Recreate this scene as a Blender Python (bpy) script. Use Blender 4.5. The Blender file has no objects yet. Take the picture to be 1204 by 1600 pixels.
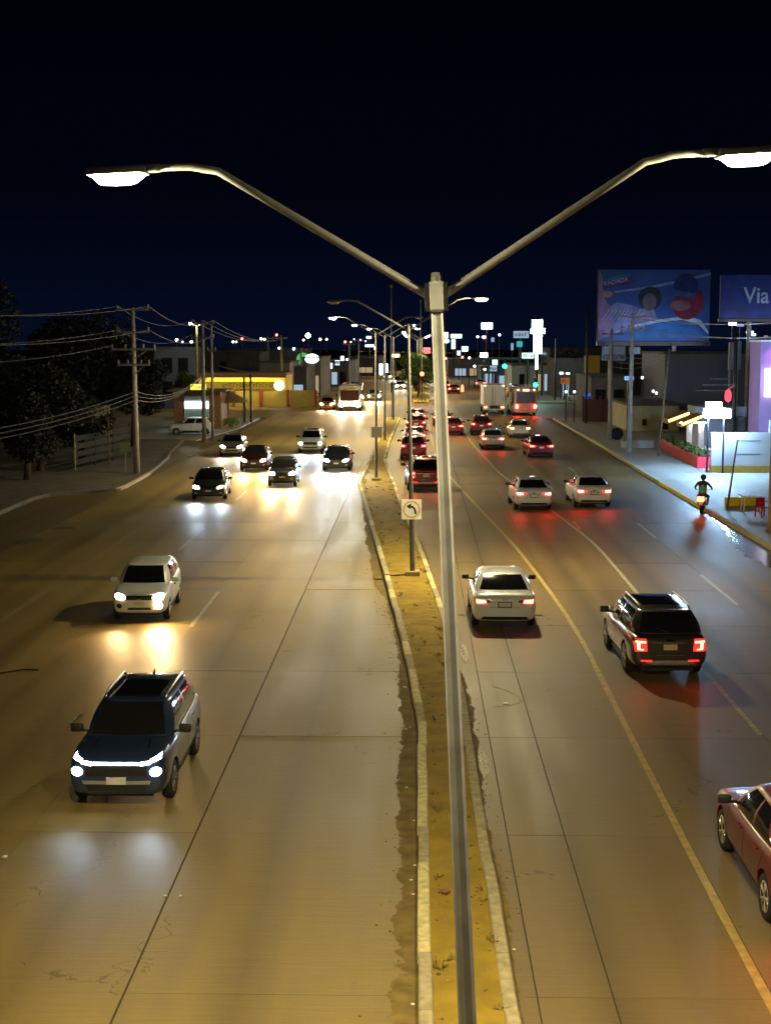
import bpy, bmesh, math, random
from mathutils import Vector, Matrix
from mathutils.bvhtree import BVHTree

random.seed(7)
PI = math.pi
SC = bpy.context.scene
COL = SC.collection

# ------------------------------------------------------------------ camera
F, CAMH, HZ, VX = 2200.0, 7.8, 535.0, 650.0          # focal length (photo pixels), eye height, horizon row, road vanishing column
TH = math.atan((800 - HZ) / F)
PS = math.atan((VX - 602) / F * math.cos(TH))
cam = bpy.data.cameras.new('camera')
cam.sensor_fit = 'HORIZONTAL'; cam.sensor_width = 36.0; cam.lens = F / 1204 * 36
cam.clip_start = 0.1; cam.clip_end = 4000
camo = bpy.data.objects.new('camera', cam); COL.objects.link(camo)
camo.location = (0, 0, CAMH); camo.rotation_euler = (PI / 2 - TH, 0, PS)
SC.camera = camo

# ------------------------------------------------------------------ night sky
w = bpy.data.worlds.new('World'); SC.world = w; w.use_nodes = True
nt = w.node_tree; nt.nodes.clear()
out = nt.nodes.new('ShaderNodeOutputWorld'); bg = nt.nodes.new('ShaderNodeBackground')
tc = nt.nodes.new('ShaderNodeTexCoord'); sx = nt.nodes.new('ShaderNodeSeparateXYZ'); rp = nt.nodes.new('ShaderNodeValToRGB')
nt.links.new(tc.outputs['Generated'], sx.inputs[0]); nt.links.new(sx.outputs['Z'], rp.inputs[0])
rp.color_ramp.elements[0].position = 0.0; rp.color_ramp.elements[0].color = (0.0016, 0.0040, 0.0150, 1)
rp.color_ramp.elements[1].position = 0.30; rp.color_ramp.elements[1].color = (0.0002, 0.0003, 0.0010, 1)
e = rp.color_ramp.elements.new(0.10); e.color = (0.0005, 0.0010, 0.0044, 1)
nt.links.new(rp.outputs[0], bg.inputs[0]); bg.inputs[1].default_value = 0.8
nt.links.new(bg.outputs[0], out.inputs[0])

# ------------------------------------------------------------------ render settings
SC.view_settings.view_transform = 'Standard'; SC.view_settings.look = 'None'
SC.view_settings.exposure = 0.22; SC.view_settings.gamma = 1.0; SC.view_settings.use_curve_mapping = False
SC.render.engine = 'CYCLES'
cy = SC.cycles
cy.use_denoising = True; cy.denoiser = 'OPENIMAGEDENOISE'
cy.use_adaptive_sampling = True; cy.adaptive_threshold = 0.02; cy.adaptive_min_samples = 24
cy.use_light_tree = True; cy.sample_clamp_indirect = 4.0; cy.sample_clamp_direct = 0.0
cy.max_bounces = 4; cy.diffuse_bounces = 2; cy.glossy_bounces = 2; cy.transmission_bounces = 2; cy.volume_bounces = 0
cy.caustics_reflective = False; cy.caustics_refractive = False; cy.blur_glossy = 0.3

# ------------------------------------------------------------------ helpers
ct, st, cp, sp = math.cos(TH), math.sin(TH), math.cos(PS), math.sin(PS)
FWD = Vector((-sp * ct, cp * ct, -st)); RGT = Vector((cp, sp, 0)); UPV = Vector((-sp * st, cp * st, ct))
def ray(px, py): return FWD + RGT * ((px - 602) / F) + UPV * ((800 - py) / F)
def gp(px, py, z=0.0):
    r = ray(px, py); t = (z - CAMH) / r.z
    return Vector((r.x * t, r.y * t, z))
def at(px, py, Y):
    r = ray(px, py); t = Y / r.y
    return Vector((r.x * t, Y, CAMH + r.z * t))
def lerp(a, b, t): return a + (b - a) * t
def interp(xs, ys, x):
    if x <= xs[0]: return ys[0]
    for i in range(len(xs) - 1):
        if x <= xs[i + 1]: return lerp(ys[i], ys[i + 1], (x - xs[i]) / (xs[i + 1] - xs[i]))
    return ys[-1]

class MB:
    """collects shapes and links them as one mesh object"""
    def __init__(s): s.v = []; s.f = []
    def add(s, vs, fs):
        n = len(s.v); s.v += [tuple(p) for p in vs]; s.f += [tuple(i + n for i in f) for f in fs]; return s
    def box(s, x0, x1, y0, y1, z0, z1, b=0.0):
        if b <= 0:
            vs = [(x, y, z) for z in (z0, z1) for y in (y0, y1) for x in (x0, x1)]
            return s.add(vs, [(0, 2, 3, 1), (4, 5, 7, 6), (0, 1, 5, 4), (2, 6, 7, 3), (0, 4, 6, 2), (1, 3, 7, 5)])
        bm = bmesh.new(); bmesh.ops.create_cube(bm, size=1)
        for v in bm.verts: v.co = Vector((lerp(x0, x1, v.co.x + .5), lerp(y0, y1, v.co.y + .5), lerp(z0, z1, v.co.z + .5)))
        bmesh.ops.bevel(bm, geom=bm.edges[:], offset=b, segments=2, affect='EDGES', profile=.6)
        return s.bm(bm)
    def bm(s, bm, M=None):
        bm.verts.index_update()
        s.add([(M @ v.co if M else v.co) for v in bm.verts], [[v.index for v in f.verts] for f in bm.faces]); bm.free(); return s
    def tube(s, pts, r, n=8, cap=True, rot=0.0):
        pts = [Vector(p) for p in pts]; rs = r if isinstance(r, (list, tuple)) else [r] * len(pts)
        base = len(s.v); prev = None
        for i, p in enumerate(pts):
            d = (pts[min(i + 1, len(pts) - 1)] - pts[max(i - 1, 0)]).normalized()
            ref = Vector((0, 0, 1)) if abs(d.z) < .9 else Vector((0, 1, 0))
            u = d.cross(ref).normalized() if prev is None else (prev - d * prev.dot(d)).normalized()
            prev = u; q = d.cross(u)
            for k in range(n):
                a = 2 * PI * (k + .5) / n + rot
                s.v.append(tuple(p + (u * math.cos(a) + q * math.sin(a)) * rs[i]))
        for i in range(len(pts) - 1):
            for k in range(n):
                a = base + i * n + k; b = base + i * n + (k + 1) % n
                s.f.append((a, b, b + n, a + n))
        if cap:
            s.f.append(tuple(base + k for k in range(n))[::-1]); s.f.append(tuple(base + (len(pts) - 1) * n + k for k in range(n)))
        return s
    def lathe(s, prof, n=16, axis='z', c=(0, 0, 0)):
        base = len(s.v)
        for (r, h) in prof:
            for k in range(n):
                a = 2 * PI * k / n; x, y = r * math.cos(a), r * math.sin(a)
                p = {'z': (x, y, h), 'x': (h, x, y), 'y': (x, h, y)}[axis]
                s.v.append((p[0] + c[0], p[1] + c[1], p[2] + c[2]))
        for i in range(len(prof) - 1):
            for k in range(n):
                a = base + i * n + k; b = base + i * n + (k + 1) % n
                s.f.append((a, b, b + n, a + n))
        s.f.append(tuple(base + k for k in range(n))[::-1]); s.f.append(tuple(base + (len(prof) - 1) * n + k for k in range(n)))
        return s
    def prism(s, poly, z0, z1):
        n = len(poly); vs = [(p[0], p[1], z0) for p in poly] + [(p[0], p[1], z1) for p in poly]
        return s.add(vs, [tuple(range(n))[::-1], tuple(range(n, 2 * n))] + [(i, (i + 1) % n, n + (i + 1) % n, n + i) for i in range(n)])
    def sphere(s, c, r, n=10, m=6, sq=(1, 1, 1)):
        prof = [(max(1e-4, math.sin(PI * i / m)) * r, -math.cos(PI * i / m) * r) for i in range(m + 1)]
        b = len(s.v); s.lathe(prof, n)
        for i in range(b, len(s.v)):
            p = s.v[i]; s.v[i] = (p[0] * sq[0] + c[0], p[1] * sq[1] + c[1], p[2] * sq[2] + c[2])
        return s
    def mesh(s, name, smooth=False):
        me = bpy.data.meshes.new(name); me.from_pydata(s.v, [], s.f); me.validate(); me.update()
        bm = bmesh.new(); bm.from_mesh(me); bmesh.ops.recalc_face_normals(bm, faces=bm.faces[:]); bm.to_mesh(me); bm.free()
        if smooth:
            me.polygons.foreach_set('use_smooth', [True] * len(me.polygons))
        return me
    def build(s, name, mat, parent=None, smooth=False, loc=None, angle=None):
        me = s.mesh(name, smooth)
        if smooth and angle is not None:
            me.set_sharp_from_angle(angle=angle)
        return link(name, me, mat, parent, loc)

def link(name, me, mat=None, parent=None, loc=None, rz=None):
    o = bpy.data.objects.new(name, me); COL.objects.link(o)
    if mat is not None:
        if len(me.materials) == 0: me.materials.append(mat)
        elif me.materials[0] is not mat:
            o.material_slots[0].link = 'OBJECT'; o.material_slots[0].material = mat
    if parent is not None: o.parent = parent
    if loc is not None: o.location = loc
    if rz is not None: o.rotation_euler.z = rz
    return o
def tag(o, label, cat, group=None):
    o['label'] = label; o['category'] = cat
    if group: o['group'] = group
    return o
def thing(name, label, cat, loc=(0, 0, 0), rz=0, group=None):
    o = bpy.data.objects.new(name, None); COL.objects.link(o); o.empty_display_size = .3
    o.location = loc; o.rotation_euler.z = rz
    return tag(o, label, cat, group)
def struct(o, kind='structure'): o['kind'] = kind; return o

# ------------------------------------------------------------------ materials
MATS = {}
def mat(name, col, rough=.6, metal=0.0, var=.12, scale=6.0, bump=0.0, coat=0.0, spec=.5, alpha=None, world=False):
    if name in MATS: return MATS[name]
    m = bpy.data.materials.new(name); m.use_nodes = True; n = m.node_tree; b = n.nodes['Principled BSDF']
    b.inputs['Roughness'].default_value = rough; b.inputs['Metallic'].default_value = metal
    b.inputs['Coat Weight'].default_value = coat; b.inputs['Coat Roughness'].default_value = .05
    b.inputs['Specular IOR Level'].default_value = spec
    no = n.nodes.new('ShaderNodeTexNoise'); no.inputs['Scale'].default_value = scale; no.inputs['Detail'].default_value = 6
    co = n.nodes.new('ShaderNodeNewGeometry') if world else n.nodes.new('ShaderNodeTexCoord')
    n.links.new(co.outputs['Position' if world else 'Object'], no.inputs['Vector'])
    r = n.nodes.new('ShaderNodeValToRGB'); r.color_ramp.elements[0].position = .3; r.color_ramp.elements[1].position = .7
    r.color_ramp.elements[0].color = tuple(c * (1 - var) for c in col) + (1,)
    r.color_ramp.elements[1].color = tuple(min(1, c * (1 + var)) for c in col) + (1,)
    n.links.new(no.outputs['Fac'], r.inputs[0]); n.links.new(r.outputs[0], b.inputs['Base Color'])
    if bump > 0:
        bp = n.nodes.new('ShaderNodeBump'); bp.inputs['Strength'].default_value = bump; bp.inputs['Distance'].default_value = .02
        n.links.new(no.outputs['Fac'], bp.inputs['Height']); n.links.new(bp.outputs[0], b.inputs['Normal'])
    MATS[name] = m; return m
def glow(name, col, strength):
    if name in MATS: return MATS[name]
    m = bpy.data.materials.new(name); m.use_nodes = True; n = m.node_tree; n.nodes.clear()
    o = n.nodes.new('ShaderNodeOutputMaterial'); em = n.nodes.new('ShaderNodeEmission')
    em.inputs[0].default_value = tuple(col) + (1,); em.inputs[1].default_value = strength
    n.links.new(em.outputs[0], o.inputs[0]); MATS[name] = m; return m

def concrete(name, base, warm, rough, worn=.25, broom=1.0, lane=(.75, 2.75), oil=.16):
    """road concrete / asphalt: broad stains, long wheel-path streaks, fine grain; patchy polish"""
    m = bpy.data.materials.new(name); m.use_nodes = True; n = m.node_tree; L = n.links; b = n.nodes['Principled BSDF']
    g = n.nodes.new('ShaderNodeNewGeometry')
    def noise(sc3, scale, det=5, rg=.6):
        mp = n.nodes.new('ShaderNodeMapping'); mp.inputs['Scale'].default_value = sc3; L.new(g.outputs['Position'], mp.inputs['Vector'])
        t = n.nodes.new('ShaderNodeTexNoise'); t.inputs['Scale'].default_value = scale; t.inputs['Detail'].default_value = det; t.inputs['Roughness'].default_value = rg
        L.new(mp.outputs[0], t.inputs['Vector']); return t.outputs['Fac']
    big = noise((1, .5, 1), .28); streak = noise((1, .045, 1), 1.3, 4); grain = noise((1, 1, 1), 26, 6, .7); br = noise((.5, 9, 1), 2.2, 4)
    def mul(a, k, c):
        x = n.nodes.new('ShaderNodeMath'); x.operation = 'MULTIPLY_ADD'; L.new(a, x.inputs[0]); x.inputs[1].default_value = k
        if isinstance(c, float): x.inputs[2].default_value = c
        else: L.new(c, x.inputs[2])
        return x.outputs[0]
    v = mul(br, .42 * broom, mul(grain, .34, mul(streak, worn * 1.6, mul(big, worn * 1.5, -.25 - worn * 1.55 - .21 * broom))))
    def mth(op, a_, b_=None, c_=None, clamp=False):
        x = n.nodes.new('ShaderNodeMath'); x.operation = op; x.use_clamp = clamp
        for i, q_ in enumerate((a_, b_, c_)):
            if q_ is None: continue
            if isinstance(q_, (int, float)): x.inputs[i].default_value = q_
            else: L.new(q_, x.inputs[i])
        return x.outputs[0]
    # oil line along the middle of each lane, broken up by the streak noise
    sp_ = n.nodes.new('ShaderNodeSeparateXYZ'); L.new(g.outputs['Position'], sp_.inputs[0])
    fr = mth('FRACT', mth('MULTIPLY', mth('ADD', sp_.outputs['X'], lane[0] + 275.0 * lane[1]), 1.0 / lane[1]))
    band = mth('MULTIPLY', mth('SUBTRACT', 1.0, mth('MULTIPLY', mth('ABSOLUTE', mth('SUBTRACT', fr, .5)), 5.5), clamp=True), mth('MULTIPLY', streak, 1.6), clamp=True)
    v = mul(band, -oil, v)
    # fine cracks, only in places
    vo = n.nodes.new('ShaderNodeTexVoronoi'); vo.feature = 'DISTANCE_TO_EDGE'; vo.inputs['Scale'].default_value = .33
    wob = n.nodes.new('ShaderNodeTexNoise'); wob.inputs['Scale'].default_value = 1.7; wob.inputs['Detail'].default_value = 5; L.new(g.outputs['Position'], wob.inputs['Vector'])
    va = n.nodes.new('ShaderNodeVectorMath'); va.operation = 'MULTIPLY_ADD'; L.new(wob.outputs['Color'], va.inputs[0]); va.inputs[1].default_value = (1.3, 1.3, 1.3); L.new(g.outputs['Position'], va.inputs[2]); L.new(va.outputs[0], vo.inputs['Vector'])
    ck = mth('MULTIPLY', mth('LESS_THAN', vo.outputs['Distance'], .0042), mth('GREATER_THAN', big, .56)); v = mul(ck, -.42, v)
    # dark drips and patches
    drip = noise((1, .6, 1), 3.1, 3); v = mul(mth('MULTIPLY', mth('SUBTRACT', drip, .66), 5.0, clamp=True), -.30, v)
    oi = n.nodes.new('ShaderNodeObjectInfo'); v = mul(oi.outputs['Random'], .10, v)
    mx = n.nodes.new('ShaderNodeMath'); mx.operation = 'ADD'; L.new(v, mx.inputs[0]); mx.inputs[1].default_value = 1.0
    vc = n.nodes.new('ShaderNodeMix'); vc.data_type = 'RGBA'; vc.blend_type = 'MULTIPLY'; vc.inputs['Factor'].default_value = 1
    vc.inputs[6].default_value = tuple(base) + (1,); L.new(mx.outputs[0], vc.inputs[7])
    L.new(vc.outputs[2], b.inputs['Base Color']); b.inputs['Specular IOR Level'].default_value = .38
    L.new(mul(big, .34, mul(streak, .26, mul(grain, .22, rough - .41))), b.inputs['Roughness'])
    bp = n.nodes.new('ShaderNodeBump'); bp.inputs['Strength'].default_value = .35; bp.inputs['Distance'].default_value = .012
    L.new(mul(br, .5 * broom, grain), bp.inputs['Height']); L.new(bp.outputs[0], b.inputs['Normal'])
    MATS[name] = m; return m

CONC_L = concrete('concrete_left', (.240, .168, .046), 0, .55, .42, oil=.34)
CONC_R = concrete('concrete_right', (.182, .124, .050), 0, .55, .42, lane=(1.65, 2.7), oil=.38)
ASPH = concrete('asphalt_far', (.175, .128, .055), 0, .56, .34)
WALK = concrete('pavement_concrete', (.30, .29, .27), 0, .65, .2, .2)
SOIL = mat('soil', (.10, .08, .055), .95, var=.35, scale=1.5, bump=.4, world=True)
SAND = mat('median_sand', (.31, .205, .020), .95, var=.25, scale=2.2, bump=.5, world=True)
DIRT = mat('gutter_dirt', (.182, .124, .034), .95, var=.35, scale=3.0, bump=.5, world=True)
KERB = mat('kerb_bare', (.40, .34, .20), .85, var=.25, scale=7, bump=.4, world=True)
KERBP = mat('kerb_painted', (.66, .57, .28), .8, var=.28, scale=9, bump=.3, world=True)
KERBD = mat('kerb_dim', (.15, .13, .10), .9, var=.3, scale=7, bump=.4, world=True)  # darker kerb copy, night shade of the left side put into its colour
KERBY = mat('kerb_yellow', (.75, .55, .03), .7, var=.2, scale=9, bump=.2, world=True)
TAR = mat('joint_tar', (.055, .043, .028), .9, world=True)
def paintmat(name, col):
    m = mat(name, col, .6, var=.30, scale=5, bump=.15, world=True); return m
LINEY = paintmat('line_yellow', (.40, .29, .08)); LINEW = paintmat('line_white', (.40, .36, .26)); LINEF = paintmat('line_faded', (.27, .205, .09))
STEEL = mat('galvanised_steel', (.165, .165, .168), .65, .0, var=.22, scale=4, bump=.08, spec=.25)
STEELD = mat('dark_steel', (.05, .05, .055), .5, .5)
POLEC = mat('pole_concrete', (.34, .32, .29), .8, var=.2, scale=3, bump=.2)
WOOD = mat('pole_wood', (.16, .11, .07), .85, var=.3, scale=5, bump=.4)
BLACK = mat('black_plastic', (.012, .012, .013), .5)
RUBBER = mat('tyre_rubber', (.016, .016, .017), .8, var=.2, scale=30, bump=.2)
RIM = mat('alloy_rim', (.42, .40, .37), .3, .8)
GLASS = mat('tinted_glass', (.010, .011, .013), .06, 0, var=.1, spec=.6, coat=.3)
PLATE = mat('plate_white', (.62, .60, .52), .5)
CHROME = mat('chrome', (.6, .6, .6), .15, 1.0)
WIRE = mat('cable_black', (.035, .035, .04), .6)
WHITE = mat('white_paint', (.75, .74, .71), .6)
GREYW = mat('grey_wall', (.12, .12, .13), .85, var=.25, scale=1.2, bump=.2)
DARKW = mat('dark_wall', (.07, .07, .075), .85, var=.3, scale=1.2, bump=.2)
CREAM = mat('cream_wall', (.42, .38, .24), .85, var=.2, scale=1.4, bump=.2)
YELLOWW = mat('yellow_wall', (.62, .44, .05), .75, var=.15, scale=1.5)
BARK = mat('bark', (.07, .05, .035), .9, var=.35, scale=8, bump=.6)
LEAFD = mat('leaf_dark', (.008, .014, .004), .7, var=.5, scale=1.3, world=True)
LEAFG = mat('leaf_green', (.07, .11, .02), .65, var=.5, scale=1.6, world=True)
LAMPW = glow('lamp_lens_warm', (1.0, .84, .44), 3400); LAMPM = glow('lamp_lens_strong', (1.0, .84, .44), 6000); LAMPF = glow('lamp_lens_far', (1.0, .84, .46), 3800)
LAMPOFF = mat('lamp_lens_off', (.35, .37, .42), .25)
TAILD = mat('tail_lens', (.10, .004, .004), .15, coat=.5)
TAILG = glow('tail_lit', (1.0, .02, .01), 30)
TAILB = glow('tail_brake', (1.0, .022, .014), 130)
TAILR = glow('tail_lens_lit', (1.0, .008, .006), 7)
TAILC = glow('tail_core', (1.0, .06, .03), 26)
HEADC = glow('head_cool', (.80, .90, 1.0), 800)
HEADW = glow('head_warm', (1.0, .70, .34), 800)
HEADN = glow('head_neutral', (1.0, .84, .60), 800)
DRL = glow('head_drl', (.85, .93, 1.0), 30)
HEADOFF = mat('head_off', (.45, .46, .48), .1, coat=1)

# ================================================================== THE SETTING
struct(MB().box(-700, 700, -60, 1500, -.30, -.06).build('ground', SOIL))
struct(MB().box(-15.45, 13.45, -8, 94.5, -.05, -.022).build('road_bed', TAR))
JX = [-15.42, -11.7, -8.95, -6.2, -3.5, .12]          # longitudinal joints, oncoming side
JR = [.12, 1.47, 2.38, 4.3, 6.95, 9.65, 13.4]               # and on the far side of the median
ROWS = [-.7 + 5.6 * i for i in range(18)]                    # transverse joints
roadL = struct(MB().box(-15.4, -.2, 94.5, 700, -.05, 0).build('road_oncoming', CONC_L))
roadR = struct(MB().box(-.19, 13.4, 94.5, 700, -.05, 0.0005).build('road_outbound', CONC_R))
unit = MB().box(-.5, .5, -.5, .5, -1, 0).mesh('slab')
def slabs(edges, parent, m, gaps):
    for i in range(len(edges) - 1):
        for j in range(len(ROWS) - 1):
            g0, g1 = gaps.get(edges[i], .0025), gaps.get(edges[i + 1], .0025)
            x0, x1 = edges[i] + g0, edges[i + 1] - g1
            y0, y1 = ROWS[j] + .0035, ROWS[j + 1] - .0035
            o = link('slab', unit, m, parent)
            o.location = ((x0 + x1) / 2, (y0 + y1) / 2, random.uniform(-.0015, .0015)); o.scale = (x1 - x0, y1 - y0, .02); o.rotation_euler = (random.uniform(-.0006, .0006), random.uniform(-.0006, .0006), 0)
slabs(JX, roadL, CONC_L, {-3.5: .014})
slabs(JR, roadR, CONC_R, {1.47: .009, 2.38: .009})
struct(MB().box(-120, -15.41, 146, 182, -.05, -.004).box(13.41, 120, 146, 182, -.05, -.004).build('cross_street', ASPH))
struct(MB().box(-60, -15.44, -8, 112, -.055, -.006).build('side_apron', ASPH))

# --- median with its kerb stones
ML = [(.03, 3), (.05, 28.3), (-.3, 35), (-1.0, 45.5), (-2.0, 60.1), (-3.2, 77.4), (-3.1, 92.1), (-3.0, 126), (-3.0, 144.1)]
MR = [(1.22, 3), (1.2, 18.1), (1.12, 22.5), (1.1, 28.8), (1.0, 35), (.8, 41), (.13, 54.3), (-.6, 67.3), (-2.0, 93.1), (-2.0, 111.4), (-1.6, 144.1)]
def xl(y): return interp([p[1] for p in ML], [p[0] for p in ML], y)
def xr(y): return interp([p[1] for p in MR], [p[0] for p in MR], y)
ys = [3 + i * (141.1 / 140) for i in range(141)]
vs, fs = [], []
for i, y in enumerate(ys):
    a, b = xl(y) + .1, xr(y) - .1
    for k in range(7):
        t = k / 6; vs.append((lerp(a, b, t), y, .12 + .03 * math.sin(PI * t) + random.uniform(-.012, .012)))
for i in range(140):
    for k in range(6):
        q = i * 7 + k; fs.append((q, q + 1, q + 8, q + 7))
median = struct(MB().add(vs, fs).build('median_strip', SAND, smooth=True))
def kerb_run(pts, parent, pick, side, w=.17, h=.17, length=1.55):
    """kerb stones laid along a polyline; side=+1: stone lies to +normal of travel"""
    P = [Vector((p[0], p[1], 0)) for p in pts]; seg = [(P[i + 1] - P[i]).length for i in range(len(P) - 1)]; tot = sum(seg)
    def pos(s):
        for i, L in enumerate(seg):
            if s <= L or i == len(seg) - 1: return P[i].lerp(P[i + 1], min(1, s / L))
            s -= L
    n = max(1, int(tot / length)); d = tot / n
    for i in range(n):
        a, b = pos(i * d), pos((i + 1) * d); dr = (b - a).normalized(); nn = Vector((-dr.y, dr.x, 0)) * side
        a = a + dr * .006; b = b - dr * .006
        j = random.uniform(-.010, .010); hh = h + random.uniform(-.008, .008); a = a + nn * j; b = b + nn * (j + random.uniform(-.006, .006))
        c = .02
        sec = [(0, -.03), (0, hh - c), (c, hh), (w - c, hh), (w, hh - c), (w, -.03)]
        v = [tuple(a + nn * s + Vector((0, 0, z))) for s, z in sec] + [tuple(b + nn * s + Vector((0, 0, z))) for s, z in sec]
        k = len(sec); f = [tuple(range(k)), tuple(range(k, 2 * k))] + [(q, (q + 1) % k, k + (q + 1) % k, k + q) for q in range(k)]
        MB().add(v, f).build('kerb_stone', pick((a.y + b.y) / 2, i), parent)
def pickL(y, i):
    if 16.5 < y < 19.8 or 21.4 < y < 27.9: return KERBP
    return KERBP if y > 29 and random.random() < .35 else KERB
kerb_run(ML, median, pickL, -1)
kerb_run(MR, median, lambda y, i: KERBP if y > 40 and random.random() < .45 else KERB, 1)
kerb_run([(-2.98, 144.3), (-1.62, 144.3)], median, lambda y, i: KERBP, 1)

# --- gutter dirt with a ragged edge, and the trash swept into it
def dirt_strip(name, edge, sgn, y0, y1, wmax, seed, label=None):
    rnd = random.Random(seed); v, f = [], []; y = y0; i = 0; wv = wmax * .5
    while y < y1:
        wv = min(wmax, max(wmax * .25, wv + rnd.uniform(-.045, .045) * (wmax / .4)))
        jag = wv + rnd.uniform(-.03, .03) + (rnd.random() < .05) * rnd.uniform(-.14, .12)
        fade = min(1, (y1 - y) / 6)
        x = edge(y)
        v += [(x - sgn * .02, y, .0064), (x + sgn * jag * fade, y, .0064), ]
        if i: q = 2 * i; f.append((q - 2, q - 1, q + 1, q))
        i += 1; y += .05 + .002 * (y - y0)
    return struct(MB().add(v, f).build(name, DIRT), 'stuff')
dirt_strip('gutter_dirt', xl, -1, 8, 70, .36, 3)['label'] = 'dark dirt along the oncoming side of the median kerb'
dirt_strip('gutter_dirt', xr, 1, 8, 60, .17, 5)['label'] = 'thin dirt along the outbound side of the median kerb'

# --- painted markings
def ribbon(name, pts, w, m, z=.0068, parent=None):
    P = [Vector((p[0], p[1], z)) for p in pts]; v, f = [], []
    for i, p in enumerate(P):
        d = (P[min(i + 1, len(P) - 1)] - P[max(i - 1, 0)]).normalized(); nn = Vector((-d.y, d.x, 0)) * (w / 2)
        j = random.uniform(.88, 1.1)
        v += [tuple(p + nn * j), tuple(p - nn * j)]
        if i: q = 2 * i; f.append((q - 2, q - 1, q + 1, q))
    return struct(MB().add(v, f).build(name, m, parent))
def curve(pts, step=.8):
    out = []; ysx = [p[1] for p in pts]; xs = [p[0] for p in pts]; y = ysx[0]
    while y < ysx[-1]:
        out.append((sum(interp(ysx, xs, y + k) for k in (-3, -1.5, 0, 1.5, 3)) / 5, y)); y += step
    return out
LA = [(4.22, 2), (4.22, 20.9), (4.32, 30), (4.4, 37.9), (4.2, 45), (3.8, 54.4), (3.0, 66.1), (2.0, 82), (1.35, 95), (1.2, 142)]
ribbon('lane_line', curve(LA), .13, LINEY)
LB = [(6.92, 42), (7.0, 54.5), (6.3, 66.2), (5.0, 84.1), (4.3, 111.5), (4.55, 140)]
ribbon('lane_line', curve(LB), .12, LINEW)
def dashes(x, spans, m, w=.11):
    for a, b in spans: ribbon('lane_dash', [(x, a + (b - a) * k / 6) for k in range(7)], w, m)
dashes(9.62, [(41.7, 47.2), (56.2, 61), (70.2, 75), (84.2, 88.8), (99, 103.5), (113, 117.5), (127, 131.5)], LINEW)
dashes(6.9, [(27.6, 33), (58.8, 61.6), (13.5, 18.8)], LINEY)
dashes(7.3, [(73, 77), (88, 92), (103, 107), (118, 122)], LINEF)
dashes(-6.2, [(9.5, 14.8), (38.1, 43.6), (67, 71.5)], LINEW)
dashes(-8.95, [(52.6, 58.0), (69.5, 74), (24, 29), (84, 88)], LINEW)
dashes(-11.68, [(38, 43.4), (52.2, 58), (66, 71), (24, 29)], LINEF)
ribbon('stop_line', [(-2.9 + .0, 147.5), (-15, 147.6)], .4, LINEW)
ribbon('stop_line', [(-1.2, 145.2), (13, 145.2)], .4, LINEW)
# worn arrow ghost in the outbound inner lane
for pts in ([(1.75, 31.6), (2.15, 31.0), (2.35, 30.2)], [(1.7, 29.7), (2.05, 29.8), (2.3, 30.1)]): ribbon('worn_arrow_mark', pts, .07, LINEF)
# white patches with dark scrawl on the gutter beside the kerb
def blob(cx, cy, rx, ry, n, seed, z):
    rnd = random.Random(seed)
    return [(cx + rx * math.cos(2 * PI * k / n) * rnd.uniform(.8, 1.12), cy + ry * math.sin(2 * PI * k / n) * rnd.uniform(.85, 1.1), z) for k in range(n)]
for k, (cx, cy, ln) in enumerate([(1.27, 25.6, .95), (1.24, 34.9, 1.05)]):
    b = blob(cx, cy, .10, ln, 26, 11 + k, .0080)
    gm = struct(MB().add(b, [tuple(range(26))]).build('gutter_paint_patch', mat('gutter_white', (.62, .58, .46), .7, var=.25, scale=14, world=True)))
    rnd = random.Random(70 + k)
    for q in range(6):
        y = cy - ln * .2 + ln * .85 * q / 6
        pts = [(cx - .035 + rnd.uniform(-.025, .035), y + t * .05, 0) for t in range(4)]
        P = [(p[0], p[1]) for p in pts]
        o = ribbon('scrawl', P, .035, BLACK, z=.0110, parent=gm); del o['kind']

# --- pavements
def slab_poly(name, poly, z0, z1, m): return struct(MB().prism(poly, z0, z1).build(name, m))
KL = [(-18.9, 61.5), (-19.0, 70.4), (-18.2, 71.8), (-16.4, 72.8), (-15.55, 73.5), (-15.7, 82), (-16.6, 94), (-17.2, 98.2)]
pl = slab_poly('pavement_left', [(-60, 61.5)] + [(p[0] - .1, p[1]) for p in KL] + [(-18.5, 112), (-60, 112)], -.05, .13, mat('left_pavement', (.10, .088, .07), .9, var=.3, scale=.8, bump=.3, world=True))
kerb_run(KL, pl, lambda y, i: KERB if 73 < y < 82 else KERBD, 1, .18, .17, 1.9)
slab_poly('left_forecourt', [(-70, 112.02), (-17.6, 112.02), (-16.2, 128), (-16.2, 145.9), (-70, 145.9)], -.05, .03, WALK)
KR = [(13.45, 40), (13.42, 52.6), (13.4, 66.3), (13.5, 84.3), (13.9, 105), (14.0, 145)]
pr = slab_poly('pavement_right', [(p[0] + .1, p[1]) for p in KR] + [(17.2, 145), (17.2, 40)], -.05, .13, WALK)
kerb_run(KR, pr, lambda y, i: KERBY if 64 < y < 79 else KERB, -1, .18, .16, 1.9)
slab_poly('restaurant_forecourt', [(17.21, 40), (60, 40), (60, 145), (17.21, 145)], -.05, .09, WALK)
kr2 = [(-15.42, 182), (-15.42, 420)]
slab_poly('pavement_left_far', [(-15.42, 182.1), (-15.42, 500), (-70, 500), (-70, 182.1)], -.05, .14, WALK)
slab_poly('pavement_right_far', [(13.42, 182.1), (13.42, 500), (70, 500), (70, 182.1)], -.05, .14, WALK)
m2 = struct(MB().prism([(-.2, 183), (1.6, 183), (1.8, 190), (1.4, 480), (-.8, 480), (-.6, 190)], -.02, .16).build('median_beyond_junction', SAND))
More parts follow.
